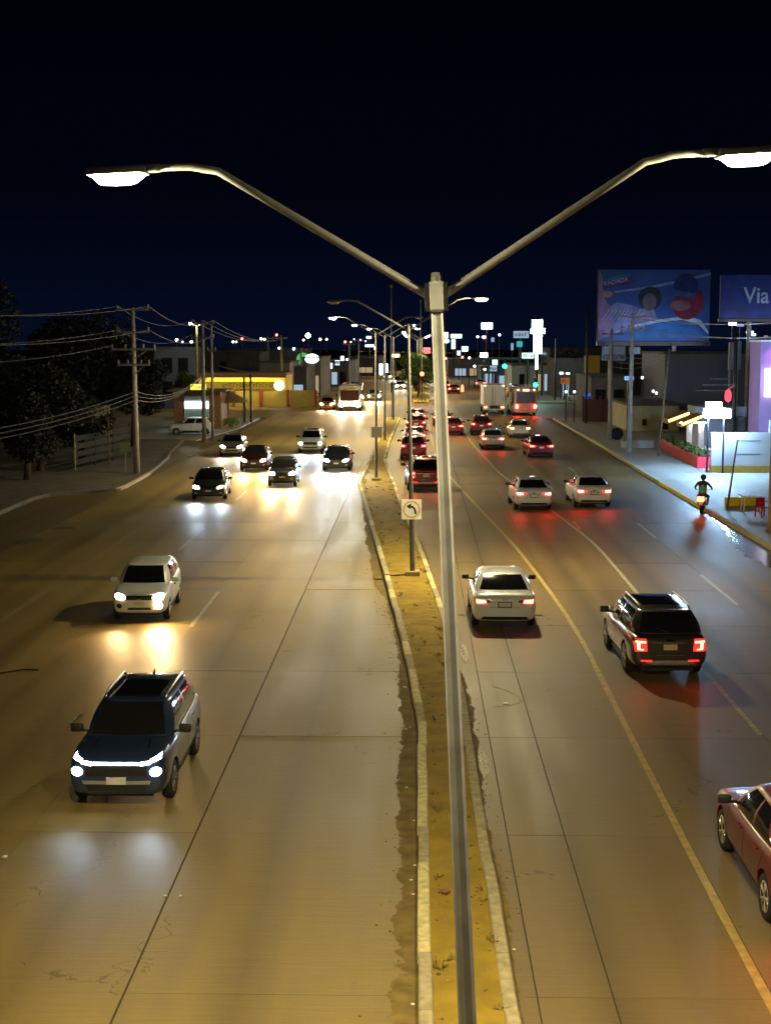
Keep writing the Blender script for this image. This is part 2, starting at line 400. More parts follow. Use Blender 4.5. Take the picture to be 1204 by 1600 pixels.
puddle = MB().add([(13.36, 40, .004), (13.36, 64, .004)] + [(13.36 - interp([40, 48, 52, 56, 60, 64], [.5, .9, 1.25, .75, .32, .04], y) * (1 + .14 * math.sin(y * 3.1)), y, .004) for y in [64 - .6 * k for k in range(41)]], [tuple(range(43))])
struct(puddle.build('gutter_puddle', mat('wet_road', (.05, .052, .06), .22, var=.2, scale=1, world=True)))

# --- small litter on the ground
TRASH = mat('litter_paper', (.72, .68, .58), .8, var=.2, scale=20)
TRASHB = mat('litter_brown', (.25, .10, .06), .8, var=.4, scale=20)
def litter(px, py, s, label, m=TRASH, z=0.0, group='scraps of litter swept against the median kerb'):
    p = gp(px, py, z); rnd = random.Random(px * 7 + py)
    bm = bmesh.new(); bmesh.ops.create_icosphere(bm, subdivisions=1, radius=1)
    for v in bm.verts: v.co = Vector((v.co.x * s * rnd.uniform(.6, 1.3), v.co.y * s * rnd.uniform(.6, 1.3), v.co.z * s * rnd.uniform(.2, .55)))
    o = MB().bm(bm).build('litter_scrap', m, loc=(p.x, p.y, z + s * .3)); tag(o, label, 'litter', group)
LIT = 'small pale scrap of litter lying in the dirt beside the median kerb'
for (px, py) in [(646, 1283), (645, 1398), (622, 1020), (640, 1137), (634, 1140), (626, 1171), (615, 1049), (612, 1028), (609, 1006), (645, 1570), (642, 1376), (603, 949), (668, 885), (635, 1231), (648, 1353)]:
    litter(px, py, .028 if py > 1000 else .04, LIT)
for (px, py, s) in [(632, 1075, .06), (663, 888, .10)]: litter(px, py, s, 'crumpled white bag lying ' + ('in the kerb dirt left of the near lamp post' if px < 640 else 'against the kerb by the sign post'), group=None)
litter(693, 1396, .09, 'crumpled brown and red wrapper on the median sand', TRASHB, .14, None)
litter(803, 1485, .03, 'single pale crumb of litter in the outbound gutter', group=None)
litter(8, 1340, .05, 'small pale scrap on the oncoming carriageway at the frame edge', group=None)
litter(258, 1401, .035, 'left one of two pale crumbs beside the long road joint', group=None); litter(282, 1401, .035, 'right one of two pale crumbs beside the long road joint', group=None)
litter(297, 713, .16, 'bright white scrap on the road left of the silver saloon', group=None)
b_ = gp(45, 845); struct(MB().add(blob(b_.x, b_.y, .45, .9, 20, 5, .004), [tuple(range(20))]).build('dark_patch', TAR))  # two dark irregular patches on the road surface
b_ = gp(100, 825); struct(MB().add(blob(b_.x, b_.y, .5, .5, 20, 6, .004), [tuple(range(20))]).build('dark_patch', TAR))
p = gp(790, 1100); tag(MB().box(-.055, .055, -.05, .05, 0, .022, .008).build('road_stud', mat('stud_yellow', (.85, .78, .50), .4), loc=(p.x, p.y, .001)), 'small pale yellow road stud in the outbound inner lane', 'road stud')
for k, (a, b, c) in enumerate([((0, 1052), (40, 1046), (60, 1047)), ((110, 1130), (120, 1120), (128, 1116))]):
    pts = [gp(*q, .012) for q in (a, b, c)]
    tag(MB().tube(pts, .018 - .006 * k, 6).build('rubber_strip', BLACK), ['long dark rubber strip curling on the oncoming road at the left edge', 'short dark rubber strip left of the grey car'][k], 'debris')

# --- loose stones, weeds and specks on the median and in its gutters
rs = random.Random(99)
def pebbles(name, n, place, smin, smax, m, label):
    mb = MB()
    for _ in range(n):
        x, y, z = place(); s_ = rs.uniform(smin, smax); h_ = s_ * rs.uniform(.4, .8); k = 5; a0 = rs.random() * 6
        ring = [(x + s_ * rs.uniform(.7, 1.2) * math.cos(a0 + 2 * PI * i / k), y + s_ * rs.uniform(.7, 1.2) * math.sin(a0 + 2 * PI * i / k), z - .003) for i in range(k)]
        mb.add(ring + [(x, y, z + h_)], [(i, (i + 1) % k, k) for i in range(k)])
    o = struct(mb.build(name, m), 'stuff'); o['label'] = label
def on_median():
    y = 8 + 70 * rs.random() ** 1.6; return (rs.uniform(xl(y) + .22, xr(y) - .22), y, .135)
def in_gutter():
    y = 8 + 60 * rs.random() ** 1.6; return (xl(y) - abs(rs.gauss(0, .22)), y, .004) if rs.random() < .7 else (xr(y) + abs(rs.gauss(0, .14)), y, .004)
pebbles('loose_stones', 900, on_median, .008, .03, mat('stone_tan', (.30, .22, .11), .9, var=.5, scale=2, world=True), 'loose stones scattered over the median sand')
pebbles('dark_clods', 500, on_median, .012, .045, mat('clod_dark', (.13, .08, .03), .95, var=.4, scale=2, world=True), 'dark clods of earth on the median')
pebbles('gutter_grit', 1100, in_gutter, .006, .024, mat('grit', (.16, .115, .05), .9, var=.5, scale=2, world=True), 'grit spilling from the kerb dirt onto the road')
def weeds(n, seed):
    rw_ = random.Random(seed); mb = MB()
    for _ in range(n):
        y = 9 + 75 * rw_.random() ** 1.3; x = rw_.choice((xl(y) + rw_.uniform(.18, .4), xr(y) - rw_.uniform(.18, .4), rw_.uniform(xl(y) + .2, xr(y) - .2)))
        for k in range(rw_.randrange(6, 15)):
            a = rw_.random() * 6.28; l_ = rw_.uniform(.03, .11); hh = rw_.uniform(.02, .09)
            mb.add([(x, y, .13), (x + l_ * math.cos(a), y + l_ * math.sin(a), .14 + hh), (x + l_ * math.cos(a + .35), y + l_ * math.sin(a + .35), .14 + hh * .8)], [(0, 1, 2)])
    o = struct(mb.build('dry_weeds', mat('weed_dry', (.17, .15, .04), .9, var=.4, scale=3, world=True)), 'stuff'); o['label'] = 'low dry weeds on the median'
weeds(130, 5)

# ================================================================== VEHICLES
def evaluated(me, mods):
    o = bpy.data.objects.new('tmp', me); COL.objects.link(o); cut = []
    for kind, val in mods:
        if kind == 'sub': m = o.modifiers.new('s', 'SUBSURF'); m.levels = m.render_levels = val
        if kind == 'cut':
            c = bpy.data.objects.new('tmpc', val); COL.objects.link(c); cut.append(c)
            m = o.modifiers.new('b', 'BOOLEAN'); m.object = c; m.operation = 'DIFFERENCE'; m.solver = 'EXACT'
    dg = bpy.context.evaluated_depsgraph_get(); dg.update()
    r = bpy.data.meshes.new_from_object(o.evaluated_get(dg))
    for x in cut + [o]: bpy.data.objects.remove(x)
    return r

def body_mesh(st, wb, wr, W):
    """st: (y, half width, z bottom, z top, crown)"""
    v, f = [], []
    half = [(0, 0), (.72, 0), (.92, .07), (.985, .26), (1.0, .50), (.985, .74), (.955, .90), (.90, 1.0), (.50, 1.0), (0, 1.0)]
    nh = len(half); ring = nh * 2 - 2
    for (y, w, zb, zt, cr) in st:
        r = []
        for i, (a, b) in enumerate(half):
            z = lerp(zb, zt, b) + (cr * (1 - a * a) if b == 1.0 else 0)
            r.append((a * w, y, z))
        v += r + [(-p[0], p[1], p[2]) for p in r[1:-1][::-1]]
    for i in range(len(st) - 1):
        for k in range(ring):
            a = i * ring + k; b = i * ring + (k + 1) % ring
            f.append((a, b, b + ring, a + ring))
    # caps as strips of quads
    for base in (0, (len(st) - 1) * ring):
        R = [base + k for k in range(nh)]; Lf = [base + (ring - k) % ring for k in range(nh)]
        for k in range(nh - 1):
            q = [R[k], R[k + 1], Lf[k + 1], Lf[k]]
            q2 = []
            for i in q:
                if i not in q2: q2.append(i)
            f.append(tuple(q2))
    me = MB().add(v, f).mesh('body')
    c = MB()
    for y in (wb / 2, -wb / 2):
        for sgn in (-1, 1):
            x0, x1 = sorted((sgn * W * .31, sgn * W * .8))
            c.lathe([(wr * 1.16, x0), (wr * 1.16, x1)], 28, 'x', (0, y, wr))
    cm = c.mesh('cut')
    r = evaluated(me, [('sub', 2), ('cut', cm)])
    r.polygons.foreach_set('use_smooth', [True] * len(r.polygons)); r.set_sharp_from_angle(angle=math.radians(38))
    return r

def cabin(p):
    """returns dict of MB per part: roof (with pillars), windshield, rear_window, side_window x4"""
    yf0, yr0, yf1, yr1, zf, zr, zt, wb, wr = (p[k] for k in ('yf0', 'yr0', 'yf1', 'yr1', 'zf', 'zr', 'zt', 'wb', 'wr'))
    cols = []
    for k in range(7):
        t = -.84 + 1.68 * k / 6
        cols.append(((t * wb, yf0 - .13 * t * t, zf), (t * wr, yf1 - .07 * t * t, zt), 'ws'))
    side = [0, .05, .18, .32, p.get('b', .47), p.get('b', .47) + .045, .66, .80, p.get('c', .91), 1.0]; tags = ['p', 'f', 'f', 'f', 'p', 'r', 'r', 'r', 'p', 'p']
    for sgn in (1,):
        for s, tg in zip(side, tags):
            yb = lerp(yf0 - .22, yr0 + .16, s); yt = lerp(yf1 - .12, yr1 + .10, s); e = 1 - .05 * max(0, (s - .7) / .3) ** 2 - .05 * max(0, (.12 - s) / .12) ** 2
            cols.append(((wb * e, yb, lerp(zf, zr, s)), (wr * e, yt, zt - .02), tg + '+'))
    for k in range(7):
        t = .84 - 1.68 * k / 6
        cols.append(((t * wb, yr0 + .10 * t * t, zr), (t * wr, yr1 + .06 * t * t, zt - .005), 'rw'))
    for s, tg in list(zip(side, [tags[-1]] + tags[:-1]))[::-1]:
        yb = lerp(yf0 - .22, yr0 + .16, s); yt = lerp(yf1 - .12, yr1 + .10, s); e = 1 - .05 * max(0, (s - .7) / .3) ** 2 - .05 * max(0, (.12 - s) / .12) ** 2
        cols.append(((-wb * e, yb, lerp(zf, zr, s)), (-wr * e, yt, zt - .02), tg + '-'))
    # face tag between column i and i+1
    n = len(cols); ftag = []
    for i in range(n):
        a, b = cols[i], cols[(i + 1) % n]
        if a[2] == 'ws' and b[2] == 'ws': ftag.append('windshield')
        elif a[2] == 'rw' and b[2] == 'rw': ftag.append('rear_window')
        elif a[2][0] in 'fr' and a[2][-1] in '+-' and len(a[2]) == 2: ftag.append('side_window' + a[2])
        else: ftag.append('roof')
    # the '+' side reads left to right front to back: a segment is glass when its first column says so
    V = [0, .05, .25, .5, .75, .93, 1.0]; grid = []
    for v in V:
        row = []
        for (b, t, tg) in cols:
            q = Vector(b).lerp(Vector(t), v); bul = .045 * math.sin(PI * v) + 0
            if tg == 'ws': q.y += bul * .8; q.z += bul * .5
            elif tg == 'rw': q.y -= bul * .9; q.z += bul * .4
            else: q.x += math.copysign(bul, b[0])
            row.append(q)
        grid.append(row)
    top = grid[-1]; cen = Vector((0, (yf1 + yr1) / 2, zt)); cr = p.get('crown', .05)
    for t in (.12, .4, .72):
        grid.append([Vector((lerp(q.x, 0, t), lerp(q.y, cen.y, t * .92), lerp(q.z, zt, min(1, t * 3)) + cr * (1 - (1 - t) ** 2))) for q in top])
    parts = {}
    def put(nm, quad):
        m = parts.setdefault(nm, MB()); m.add(quad, [tuple(range(len(quad)))])
    for r in range(len(grid) - 1):
        for i in range(n):
            j = (i + 1) % n
            nm = ftag[i] if 1 <= r <= 4 else 'roof'
            put(nm, [grid[r][i], grid[r][j], grid[r + 1][j], grid[r + 1][i]])
    put('roof', [grid[-1][i] for i in range(n)])
    res = {}
    for nm, m in parts.items():
        bm = bmesh.new(); me = m.mesh(nm); bm.from_mesh(me); bmesh.ops.remove_doubles(bm, verts=bm.verts[:], dist=.0005); bmesh.ops.recalc_face_normals(bm, faces=bm.faces[:])
        bm.to_mesh(me); bm.free(); me.polygons.foreach_set('use_smooth', [True] * len(me.polygons))
        if nm == 'roof': me.set_sharp_from_angle(angle=math.radians(40))
        res[nm] = me
    return res

def bvh_of(meshes):
    v, f = [], []
    for me in meshes:
        n = len(v); v += [x.co.copy() for x in me.vertices]; f += [[i + n for i in p.vertices] for p in me.polygons]
    return BVHTree.FromPolygons(v, f)
def decal(bvh, face, c, off=.008, nu=8, nv=4, name='decal', rnd=False):
    """a plate moulded on the body: corners c in (x,z) seen from front/rear, or (y,z) seen from a side"""
    D = {'f': Vector((0, -1, 0)), 'r': Vector((0, 1, 0)), 'R': Vector((-1, 0, 0)), 'L': Vector((1, 0, 0)), 't': Vector((0, 0, -1))}[face]
    pts = []; last = None
    for j in range(nv + 1):
        for i in range(nu + 1):
            u_, v_ = i / nu, j / nv
            if rnd:
                s_, t_ = 2 * u_ - 1, 2 * v_ - 1; u_, v_ = .5 + .5 * s_ * math.sqrt(1 - t_ * t_ / 2), .5 + .5 * t_ * math.sqrt(1 - s_ * s_ / 2)
            a = Vector(c[0]).lerp(Vector(c[1]), u_); b = Vector(c[3]).lerp(Vector(c[2]), u_); q = a.lerp(b, v_)
            if face in 'fr': o = Vector((q.x, 0, q.y)) - D * 6
            elif face == 't': o = Vector((q.x, q.y, 6))
            else: o = Vector((0, q.x, q.y)) - D * 6
            h = bvh.ray_cast(o, D)[0]
            pts.append(h)
    good = [p for p in pts if p is not None]
    if not good: return None
    def fix(p, k):
        if p is not None: return p
        return min(good, key=lambda g: abs(pts.index(g) - k))
    pts = [fix(p, k).copy() for k, p in enumerate(pts)]
    m = MB(); n1 = nu + 1
    topv = [p - D * off for p in pts]
    fs = [(j * n1 + i, j * n1 + i + 1, (j + 1) * n1 + i + 1, (j + 1) * n1 + i) for j in range(nv) for i in range(nu)]
    m.add(topv, fs)
    border = [i for i in range(n1)] + [j * n1 + nu for j in range(1, nv + 1)] + [nv * n1 + i for i in range(nu - 1, -1, -1)] + [j * n1 for j in range(nv - 1, 0, -1)]
    sk = [topv[i] for i in border] + [pts[i] + D * .02 for i in border]; k = len(border)
    m.add(sk, [(i, (i + 1) % k, k + (i + 1) % k, k + i) for i in range(k)])
    me = m.mesh(name, True); me.set_sharp_from_angle(angle=math.radians(45)); return me

def wheel_meshes(r, wdt, spokes=5):
    ty = MB().lathe([(r * .64, -wdt / 2 + .01), (r * .90, -wdt / 2), (r * .985, -wdt * .36), (r, -wdt * .2), (r, wdt * .2), (r * .985, wdt * .36), (r * .90, wdt / 2), (r * .64, wdt / 2 - .01)], 28, 'x').mesh('tyre', True)
    rm = MB().lathe([(r * .66, wdt * .40), (r * .66, wdt * .46), (r * .58, wdt * .46), (r * .56, wdt * .25), (r * .1, wdt * .22)], 28, 'x')
    for k in range(spokes):
        a = 2 * PI * k / spokes
        for da in (-.16, .16):
            d = Vector((0, math.cos(a + da), math.sin(a + da))); d0 = Vector((0, math.cos(a), math.sin(a)))
            rm.tube([Vector((wdt * .40, 0, 0)) + d0 * r * .10, Vector((wdt * .45, 0, 0)) + d * r * .60], [r * .055, r * .045], 5)
    rm.lathe([(r * .14, wdt * .25), (r * .14, wdt * .44), (r * .08, wdt * .47)], 12, 'x')
    return ty, rm.mesh('rim', True)

KINDS = {}
def define(kind, W, L, st, wb, wr, cab, decals, extra=None, spokes=5, tw=.20):
    body = body_mesh(st, wb, wr, W); cb = cabin(cab)
    parts = [('body', body, 'paint', None, None)]
    bv = bvh_of([body]); bva = bvh_of([body] + list(cb.values()))
    for nm, me in cb.items():
        parts.append((nm.split('+')[0].split('-')[0].rstrip('fr') if nm.startswith('side') else nm, me, 'roof' if nm == 'roof' else 'glass', None, None))
    ty, rm = wheel_meshes(wr, tw, spokes)
    for sx_ in (-1, 1):
        for sy_ in (-1, 1):
            parts.append(('wheel', None, None, None, (sx_ * (W / 2 - tw * .52 - .02), sy_ * wb / 2, wr, 0 if sx_ > 0 else PI)))
            parts.append(('tyre', ty, 'rubber', -1, None)); parts.append(('rim', rm, 'rim', -2, None))
    x = W * .34
    parts.append(('underbody', MB().box(-x + .02, x - .02, -L / 2 + .28, L / 2 - .28, .20, .60).box(-W * .44, W * .44, -wb / 2 + wr * 1.35, wb / 2 - wr * 1.35, .19, .3).mesh('underbody'), 'black', None, None))
    for d in decals:
        nm, mk, face, c = d[:4]; opt = d[4] if len(d) > 4 else {}
        for sgn in ((1, -1) if opt.get('m', face not in 'fr' or min(q[0] for q in c) > 0.01) else (1,)):
            fc = face
            cc = [(q[0] * sgn, q[1]) for q in c] if face in 'frt' else c
            if face in 'RL': fc = 'R' if sgn > 0 else 'L'
            me = decal(bva if opt.get('all') else bv, fc, cc, opt.get('off', .008), opt.get('nu', 8), opt.get('nv', 4), nm, opt.get('round', False))
            if me is None: continue
            k = mk if not isinstance(mk, tuple) else mk[0 if sgn > 0 else 1]
            parts.append((nm, me, k, opt.get('sub'), None))
    if extra: parts += extra(bva)
    KINDS[kind] = dict(parts=parts, W=W, L=L, wb=wb)

DEFM = dict(glass=GLASS, rubber=RUBBER, rim=RIM, black=BLACK, plate=PLATE, chrome=CHROME, tail=TAILD, taillit=TAILG, tailcore=TAILC, head=HEADOFF, drl=HEADOFF, fog=HEADOFF, trim=BLACK, handle=None, brake=TAILD, silver=mat('silver_trim', (.45, .45, .44), .35, .6), headL=None, headR=None, stick=WHITE)
def car(kind, name, label, cat, x, y, rz, paint, group=None, beam=None, z=0.0, **ov):
    K = KINDS[kind]; root = thing(name, label, cat, (x, y, z), rz, group); root.scale = (ov.pop('size', 1.0),) * 3
    M = dict(DEFM); M['paint'] = paint; M['roof'] = paint; M['handle'] = paint; M.update(ov)
    for k in ('headL', 'headR'):
        if M.get(k) is None: M[k] = M['head']
    made = []
    for (nm, me, mk, par, loc) in K['parts']:
        if me is None:
            o = bpy.data.objects.new(nm, None); COL.objects.link(o); o.parent = root; o.location = loc[:3]; o.rotation_euler.z = loc[3]; o.empty_display_size = .2
        else:
            pr_ = root
            if isinstance(par, int): pr_ = made[len(made) + par]
            elif isinstance(par, str): pr_ = [q for q in made if q.name.split('.')[0] == par][-1]
            o = link(nm, me, M[mk], pr_)
            if loc is not None: o.location = loc[:3]
        made.append(o)
    if beam:
        col, power = beam
        for s in (-1, 1):
            ld = bpy.data.lights.new('headlight_beam', 'SPOT'); ld.energy = power; ld.color = col; ld.spot_size = math.radians(64); ld.spot_blend = .9; ld.shadow_soft_size = .16
            lo = bpy.data.objects.new('headlight_beam', ld); COL.objects.link(lo); lo.parent = root
            lo.location = (s * K['W'] * .36, K['L'] / 2 + .10, .66); lo.rotation_euler = (PI / 2 - math.radians(7), 0, 0)
    return root

def mirror_parts(W, y, z, w=.20, h=.13):
    def ex(bv):
        out = []
        for s in (-1, 1):
            x0 = s * (W / 2 - .07)
            out.append(('mirror', MB().box(min(x0 + s * .05, x0 + s * (.05 + w)), max(x0 + s * .05, x0 + s * (.05 + w)), y - .05, y + .05, z, z + h, .03).tube([(x0 - s * .06, y, z + .01), (x0 + s * .10, y, z + .04)], .025, 6).mesh('mirror', True), 'mirror', None, None))
        return out
    return ex
DEFM['mirror'] = BLACK

# --- four-door saloon
SED = [(-2.275, .66, .42, .84, 0), (-2.23, .80, .30, .97, .01), (-2.05, .865, .22, 1.03, .02), (-1.5, .885, .2, 1.035, .02), (-.6, .89, .19, .97, .02), (.4, .89, .19, .94, .02), (1.0, .89, .2, .94, .03), (1.55, .885, .2, .86, .04), (2.0, .84, .2, .765, .045), (2.2, .74, .22, .69, .03), (2.275, .60, .32, .60, .01)]
SEDC = dict(yf0=1.05, yr0=-1.78, yf1=.32, yr1=-.98, zf=.945, zr=1.035, zt=1.40, wb=.80, wr=.60, crown=.05, b=.46, c=.87)
SEDD = [('headlight', ('headR', 'headL'), 'f', [(.40, .585), (.76, .65), (.73, .785), (.44, .715)], {'off': .01, 'round': True, 'nv': 6}),
        ('grille', 'trim', 'f', [(-.36, .56), (.36, .56), (.40, .69), (-.40, .69)]), ('lower_intake', 'trim', 'f', [(-.46, .36), (.46, .36), (.40, .46), (-.40, .46)]),
        ('fog_lamp', 'fog', 'f', [(.56, .38), (.68, .39), (.68, .45), (.56, .44)]),
        ('plate_frame', 'trim', 'r', [(-.19, .66), (.19, .66), (.19, .82), (-.19, .82)], {'off': .008, 'nu': 3, 'nv': 2, 'm': False}),
        ('licence_plate', 'plate', 'r', [(-.16, .685), (.16, .685), (.16, .80), (-.16, .80)], {'off': .016, 'nu': 3, 'nv': 2}),
        ('licence_plate', 'plate', 'f', [(-.15, .47), (.15, .47), (.15, .55), (-.15, .55)], {'off': .014, 'nu': 3, 'nv': 2}),
        ('taillight', 'tail', 'r', [(.36, .80), (.775, .77), (.79, .89), (.38, .865)], {'off': .010}),
        ('lit_lamp', 'taillit', 'r', [(.50, .79), (.765, .775), (.78, .88), (.52, .865)], {'off': .016, 'sub': 'taillight'}),
        ('rear_bumper_trim', 'trim', 'r', [(-.66, .32), (.66, .32), (.58, .41), (-.58, .41)]),
        ('door_handle', 'handle', 'R', [(.02, .80), (.20, .80), (.20, .83), (.02, .83)], {'off': .03, 'nu': 3, 'nv': 1}), ('door_handle', 'handle', 'R', [(-.92, .83), (-.74, .83), (-.74, .86), (-.92, .86)], {'off': .03, 'nu': 3, 'nv': 1}),
        ('door_seam', 'black', 'R', [(-.10, .30), (-.085, .30), (-.115, .94), (-.13, .94)], {'off': .003, 'nu': 1, 'nv': 8}), ('door_seam', 'black', 'R', [(.90, .30), (.915, .30), (.905, .90), (.89, .90)], {'off': .003, 'nu': 1, 'nv': 8}),
        ('door_seam', 'black', 'R', [(-1.0, .52), (-.985, .52), (-1.215, .97), (-1.23, .97)], {'off': .003, 'nu': 1, 'nv': 8}),
        ('boot_seam', 'black', 'r', [(-.42, .655), (.42, .655), (.42, .662), (-.42, .662)], {'off': .003}),
        ('badge', 'chrome', 'r', [(-.07, .86), (.07, .86), (.07, .89), (-.07, .89)], {'nu': 2, 'nv': 1}),
        ('high_brake_lamp', 'brake', 'r', [(-.14, 1.365), (.14, 1.365), (.14, 1.385), (-.14, 1.385)], {'off': .012, 'all': True, 'm': False})]
define('sedan', 1.78, 4.55, SED, 2.66, .325, SEDC, SEDD, mirror_parts(1.78, .72, .95))

# --- small tall hatchback
HAT = [(-1.87, .60, .42, .92, 0), (-1.82, .74, .32, 1.02, 0), (-1.6, .78, .26, 1.05, .01), (-.8, .80, .24, 1.01, .02), (.2, .80, .24, .97, .02), (.75, .80, .24, .97, .03), (1.25, .795, .25, .93, .05), (1.65, .765, .25, .87, .05), (1.80, .70, .28, .80, .03), (1.87, .58, .36, .70, .01)]
HATC = dict(yf0=.98, yr0=-1.74, yf1=.36, yr1=-1.38, zf=.965, zr=1.05, zt=1.44, wb=.73, wr=.58, crown=.05, b=.45, c=.84)
HATD = [('headlight', ('headR', 'headL'), 'f', [(.36, .67), (.69, .69), (.685, .86), (.40, .80)], {'off': .012, 'round': True, 'nv': 8}), ('grille', 'trim', 'f', [(-.36, .66), (.36, .66), (.38, .78), (-.38, .78)]),
        ('badge', 'chrome', 'f', [(-.06, .67), (.06, .67), (.06, .78), (-.06, .78)], {'off': .02, 'nu': 4}), ('fog_lamp', ('fogR', 'fogL'), 'f', [(.48, .42), (.63, .43), (.63, .57), (.48, .56)], {'off': .012, 'round': True, 'nv': 8}),
        ('lower_intake', 'trim', 'f', [(-.34, .38), (.34, .38), (.30, .45), (-.30, .45)]), ('licence_plate', 'plate', 'f', [(-.15, .52), (.15, .52), (.15, .61), (-.15, .61)], {'off': .014, 'nu': 3, 'nv': 2}),
        ('taillight', 'tail', 'r', [(.52, .82), (.70, .82), (.71, .98), (.54, .98)], {'off': .01}), ('lit_lamp', 'taillit', 'r', [(.56, .85), (.68, .85), (.68, .95), (.57, .95)], {'off': .016, 'sub': 'taillight'}),
        ('licence_plate', 'plate', 'r', [(-.15, .68), (.15, .68), (.15, .79), (-.15, .79)], {'off': .014, 'nu': 3, 'nv': 2}), ('side_cladding', 'trim', 'R', [(-.72, .28), (.72, .28), (.72, .37), (-.72, .37)], {'off': .012}),
        ('door_handle', 'black', 'R', [(0, .82), (.16, .82), (.16, .85), (0, .85)], {'off': .03, 'nu': 3, 'nv': 1}), ('door_seam', 'black', 'R', [(-.10, .34), (-.085, .34), (-.105, .96), (-.12, .96)], {'off': .003, 'nu': 1, 'nv': 8}), ('door_seam', 'black', 'R', [(.78, .36), (.795, .36), (.785, .92), (.77, .92)], {'off': .003, 'nu': 1, 'nv': 8}),
        ('rear_bumper_trim', 'trim', 'r', [(-.55, .40), (.55, .40), (.50, .52), (-.50, .52)])]
define('hatch', 1.60, 3.74, HAT, 2.44, .30, HATC, HATD, mirror_parts(1.60, .66, .98), spokes=6, tw=.18)

# --- compact crossover with light bar
SUV = [(-2.17, .70, .48, .98, 0), (-2.12, .83, .34, 1.08, 0), (-1.85, .885, .27, 1.12, .01), (-.9, .90, .25, 1.08, .02), (.2, .90, .25, 1.05, .02), (.9, .90, .25, 1.06, .03), (1.45, .895, .26, 1.03, .05), (1.92, .87, .26, .985, .04), (2.11, .82, .29, .93, .02), (2.17, .72, .38, .86, .01)]
SUVC = dict(yf0=1.16, yr0=-1.98, yf1=.46, yr1=-1.68, zf=1.055, zr=1.12, zt=1.57, wb=.80, wr=.63, crown=.045, b=.44, c=.88)
SUVD = [('light_bar', 'drl', 'f', [(-.40, .845), (.40, .845), (.40, .885), (-.40, .885)], {'off': .018, 'm': False, 'nu': 12}), ('running_lamp', 'drl', 'f', [(.43, .83), (.60, .86), (.60, .91), (.43, .89)], {'off': .016}), ('running_lamp', 'drl', 'f', [(.59, .88), (.77, .93), (.75, .985), (.59, .93)], {'off': .016}),
        ('headlight', ('headR', 'headL'), 'f', [(.585, .635), (.79, .65), (.785, .81), (.585, .795)], {'off': .014, 'round': True, 'nv': 8}), ('grille', 'trim', 'f', [(-.54, .64), (.54, .64), (.52, .825), (-.52, .825)]),
        ('silver_strip', 'silver', 'f', [(-.58, .50), (.58, .50), (.60, .56), (-.60, .56)], {'off': .016}), ('lower_intake', 'trim', 'f', [(-.50, .39), (.50, .39), (.54, .48), (-.54, .48)]),
        ('licence_plate', 'plate', 'f', [(-.17, .50), (.17, .50), (.17, .62), (-.17, .62)], {'off': .03, 'nu': 3, 'nv': 2}),
        ('taillight', 'tail', 'r', [(.50, .90), (.80, .90), (.81, 1.04), (.52, 1.04)], {'off': .01}), ('lit_lamp', 'taillit', 'r', [(.60, .93), (.78, .93), (.78, 1.01), (.60, 1.01)], {'off': .016, 'sub': 'taillight'}), ('licence_plate', 'plate', 'r', [(-.16, .78), (.16, .78), (.16, .9), (-.16, .9)], {'off': .014, 'nu': 3, 'nv': 2}),
        ('high_brake_lamp', 'brake', 'r', [(-.18, 1.545), (.18, 1.545), (.18, 1.57), (-.18, 1.57)], {'off': .012, 'all': True, 'm': False}),
        ('side_cladding', 'trim', 'R', [(-.80, .30), (.80, .30), (.80, .42), (-.80, .42)], {'off': .012}), ('window_trim', 'silver', 'R', [(-1.75, 1.115), (.80, 1.04), (.80, 1.06), (-1.75, 1.14)], {'off': .02, 'all': True, 'nu': 14, 'nv': 1}),
        ('door_handle', 'silver', 'R', [(-.02, .90), (.17, .90), (.17, .93), (-.02, .93)], {'off': .03, 'nu': 3, 'nv': 1}), ('door_handle', 'silver', 'R', [(-1.02, .93), (-.84, .93), (-.84, .96), (-1.02, .96)], {'off': .03, 'nu': 3, 'nv': 1}),
        ('door_seam', 'black', 'R', [(-.12, .40), (-.105, .40), (-.125, 1.05), (-.14, 1.05)], {'off': .003, 'nu': 1, 'nv': 8}), ('door_seam', 'black', 'R', [(.92, .42), (.935, .42), (.925, 1.0), (.91, 1.0)], {'off': .003, 'nu': 1, 'nv': 8}),
        ('bonnet_crease', 'chrome', 't', [(.44, 1.25), (.455, 1.25), (.505, 1.75), (.49, 1.75)], {'off': .004, 'nu': 1, 'nv': 6, 'm': True})]
def suv_extra(bv):
    out = mirror_parts(1.80, .82, 1.06, .22, .15)(bv)
    for s in (-1, 1):
        out.append(('roof_rail', MB().tube([(s * .56, .30, 1.575), (s * .57, .20, 1.645), (s * .585, -.6, 1.65), (s * .58, -1.45, 1.64), (s * .57, -1.55, 1.57)], .022, 6).mesh('roof_rail', True), 'rail', None, None))
    out.append(('roof_glass', decal(bv, 't', [(-.44, -.95), (.44, -.95), (.44, .26), (-.44, .26)], .006, 8, 8, 'roof_glass'), 'glass', None, None))
    out.append(('antenna', MB().tube([(0, -1.5, 1.60), (0, -1.62, 1.67)], [.03, .008], 6).mesh('antenna'), 'black', None, None))
    return out
DEFM['rail'] = mat('rail_silver', (.5, .5, .5), .3, .9)
DEFM['fogR'] = DEFM['fogL'] = HEADOFF
define('suv', 1.80, 4.34, SUV, 2.63, .345, SUVC, SUVD, suv_extra)

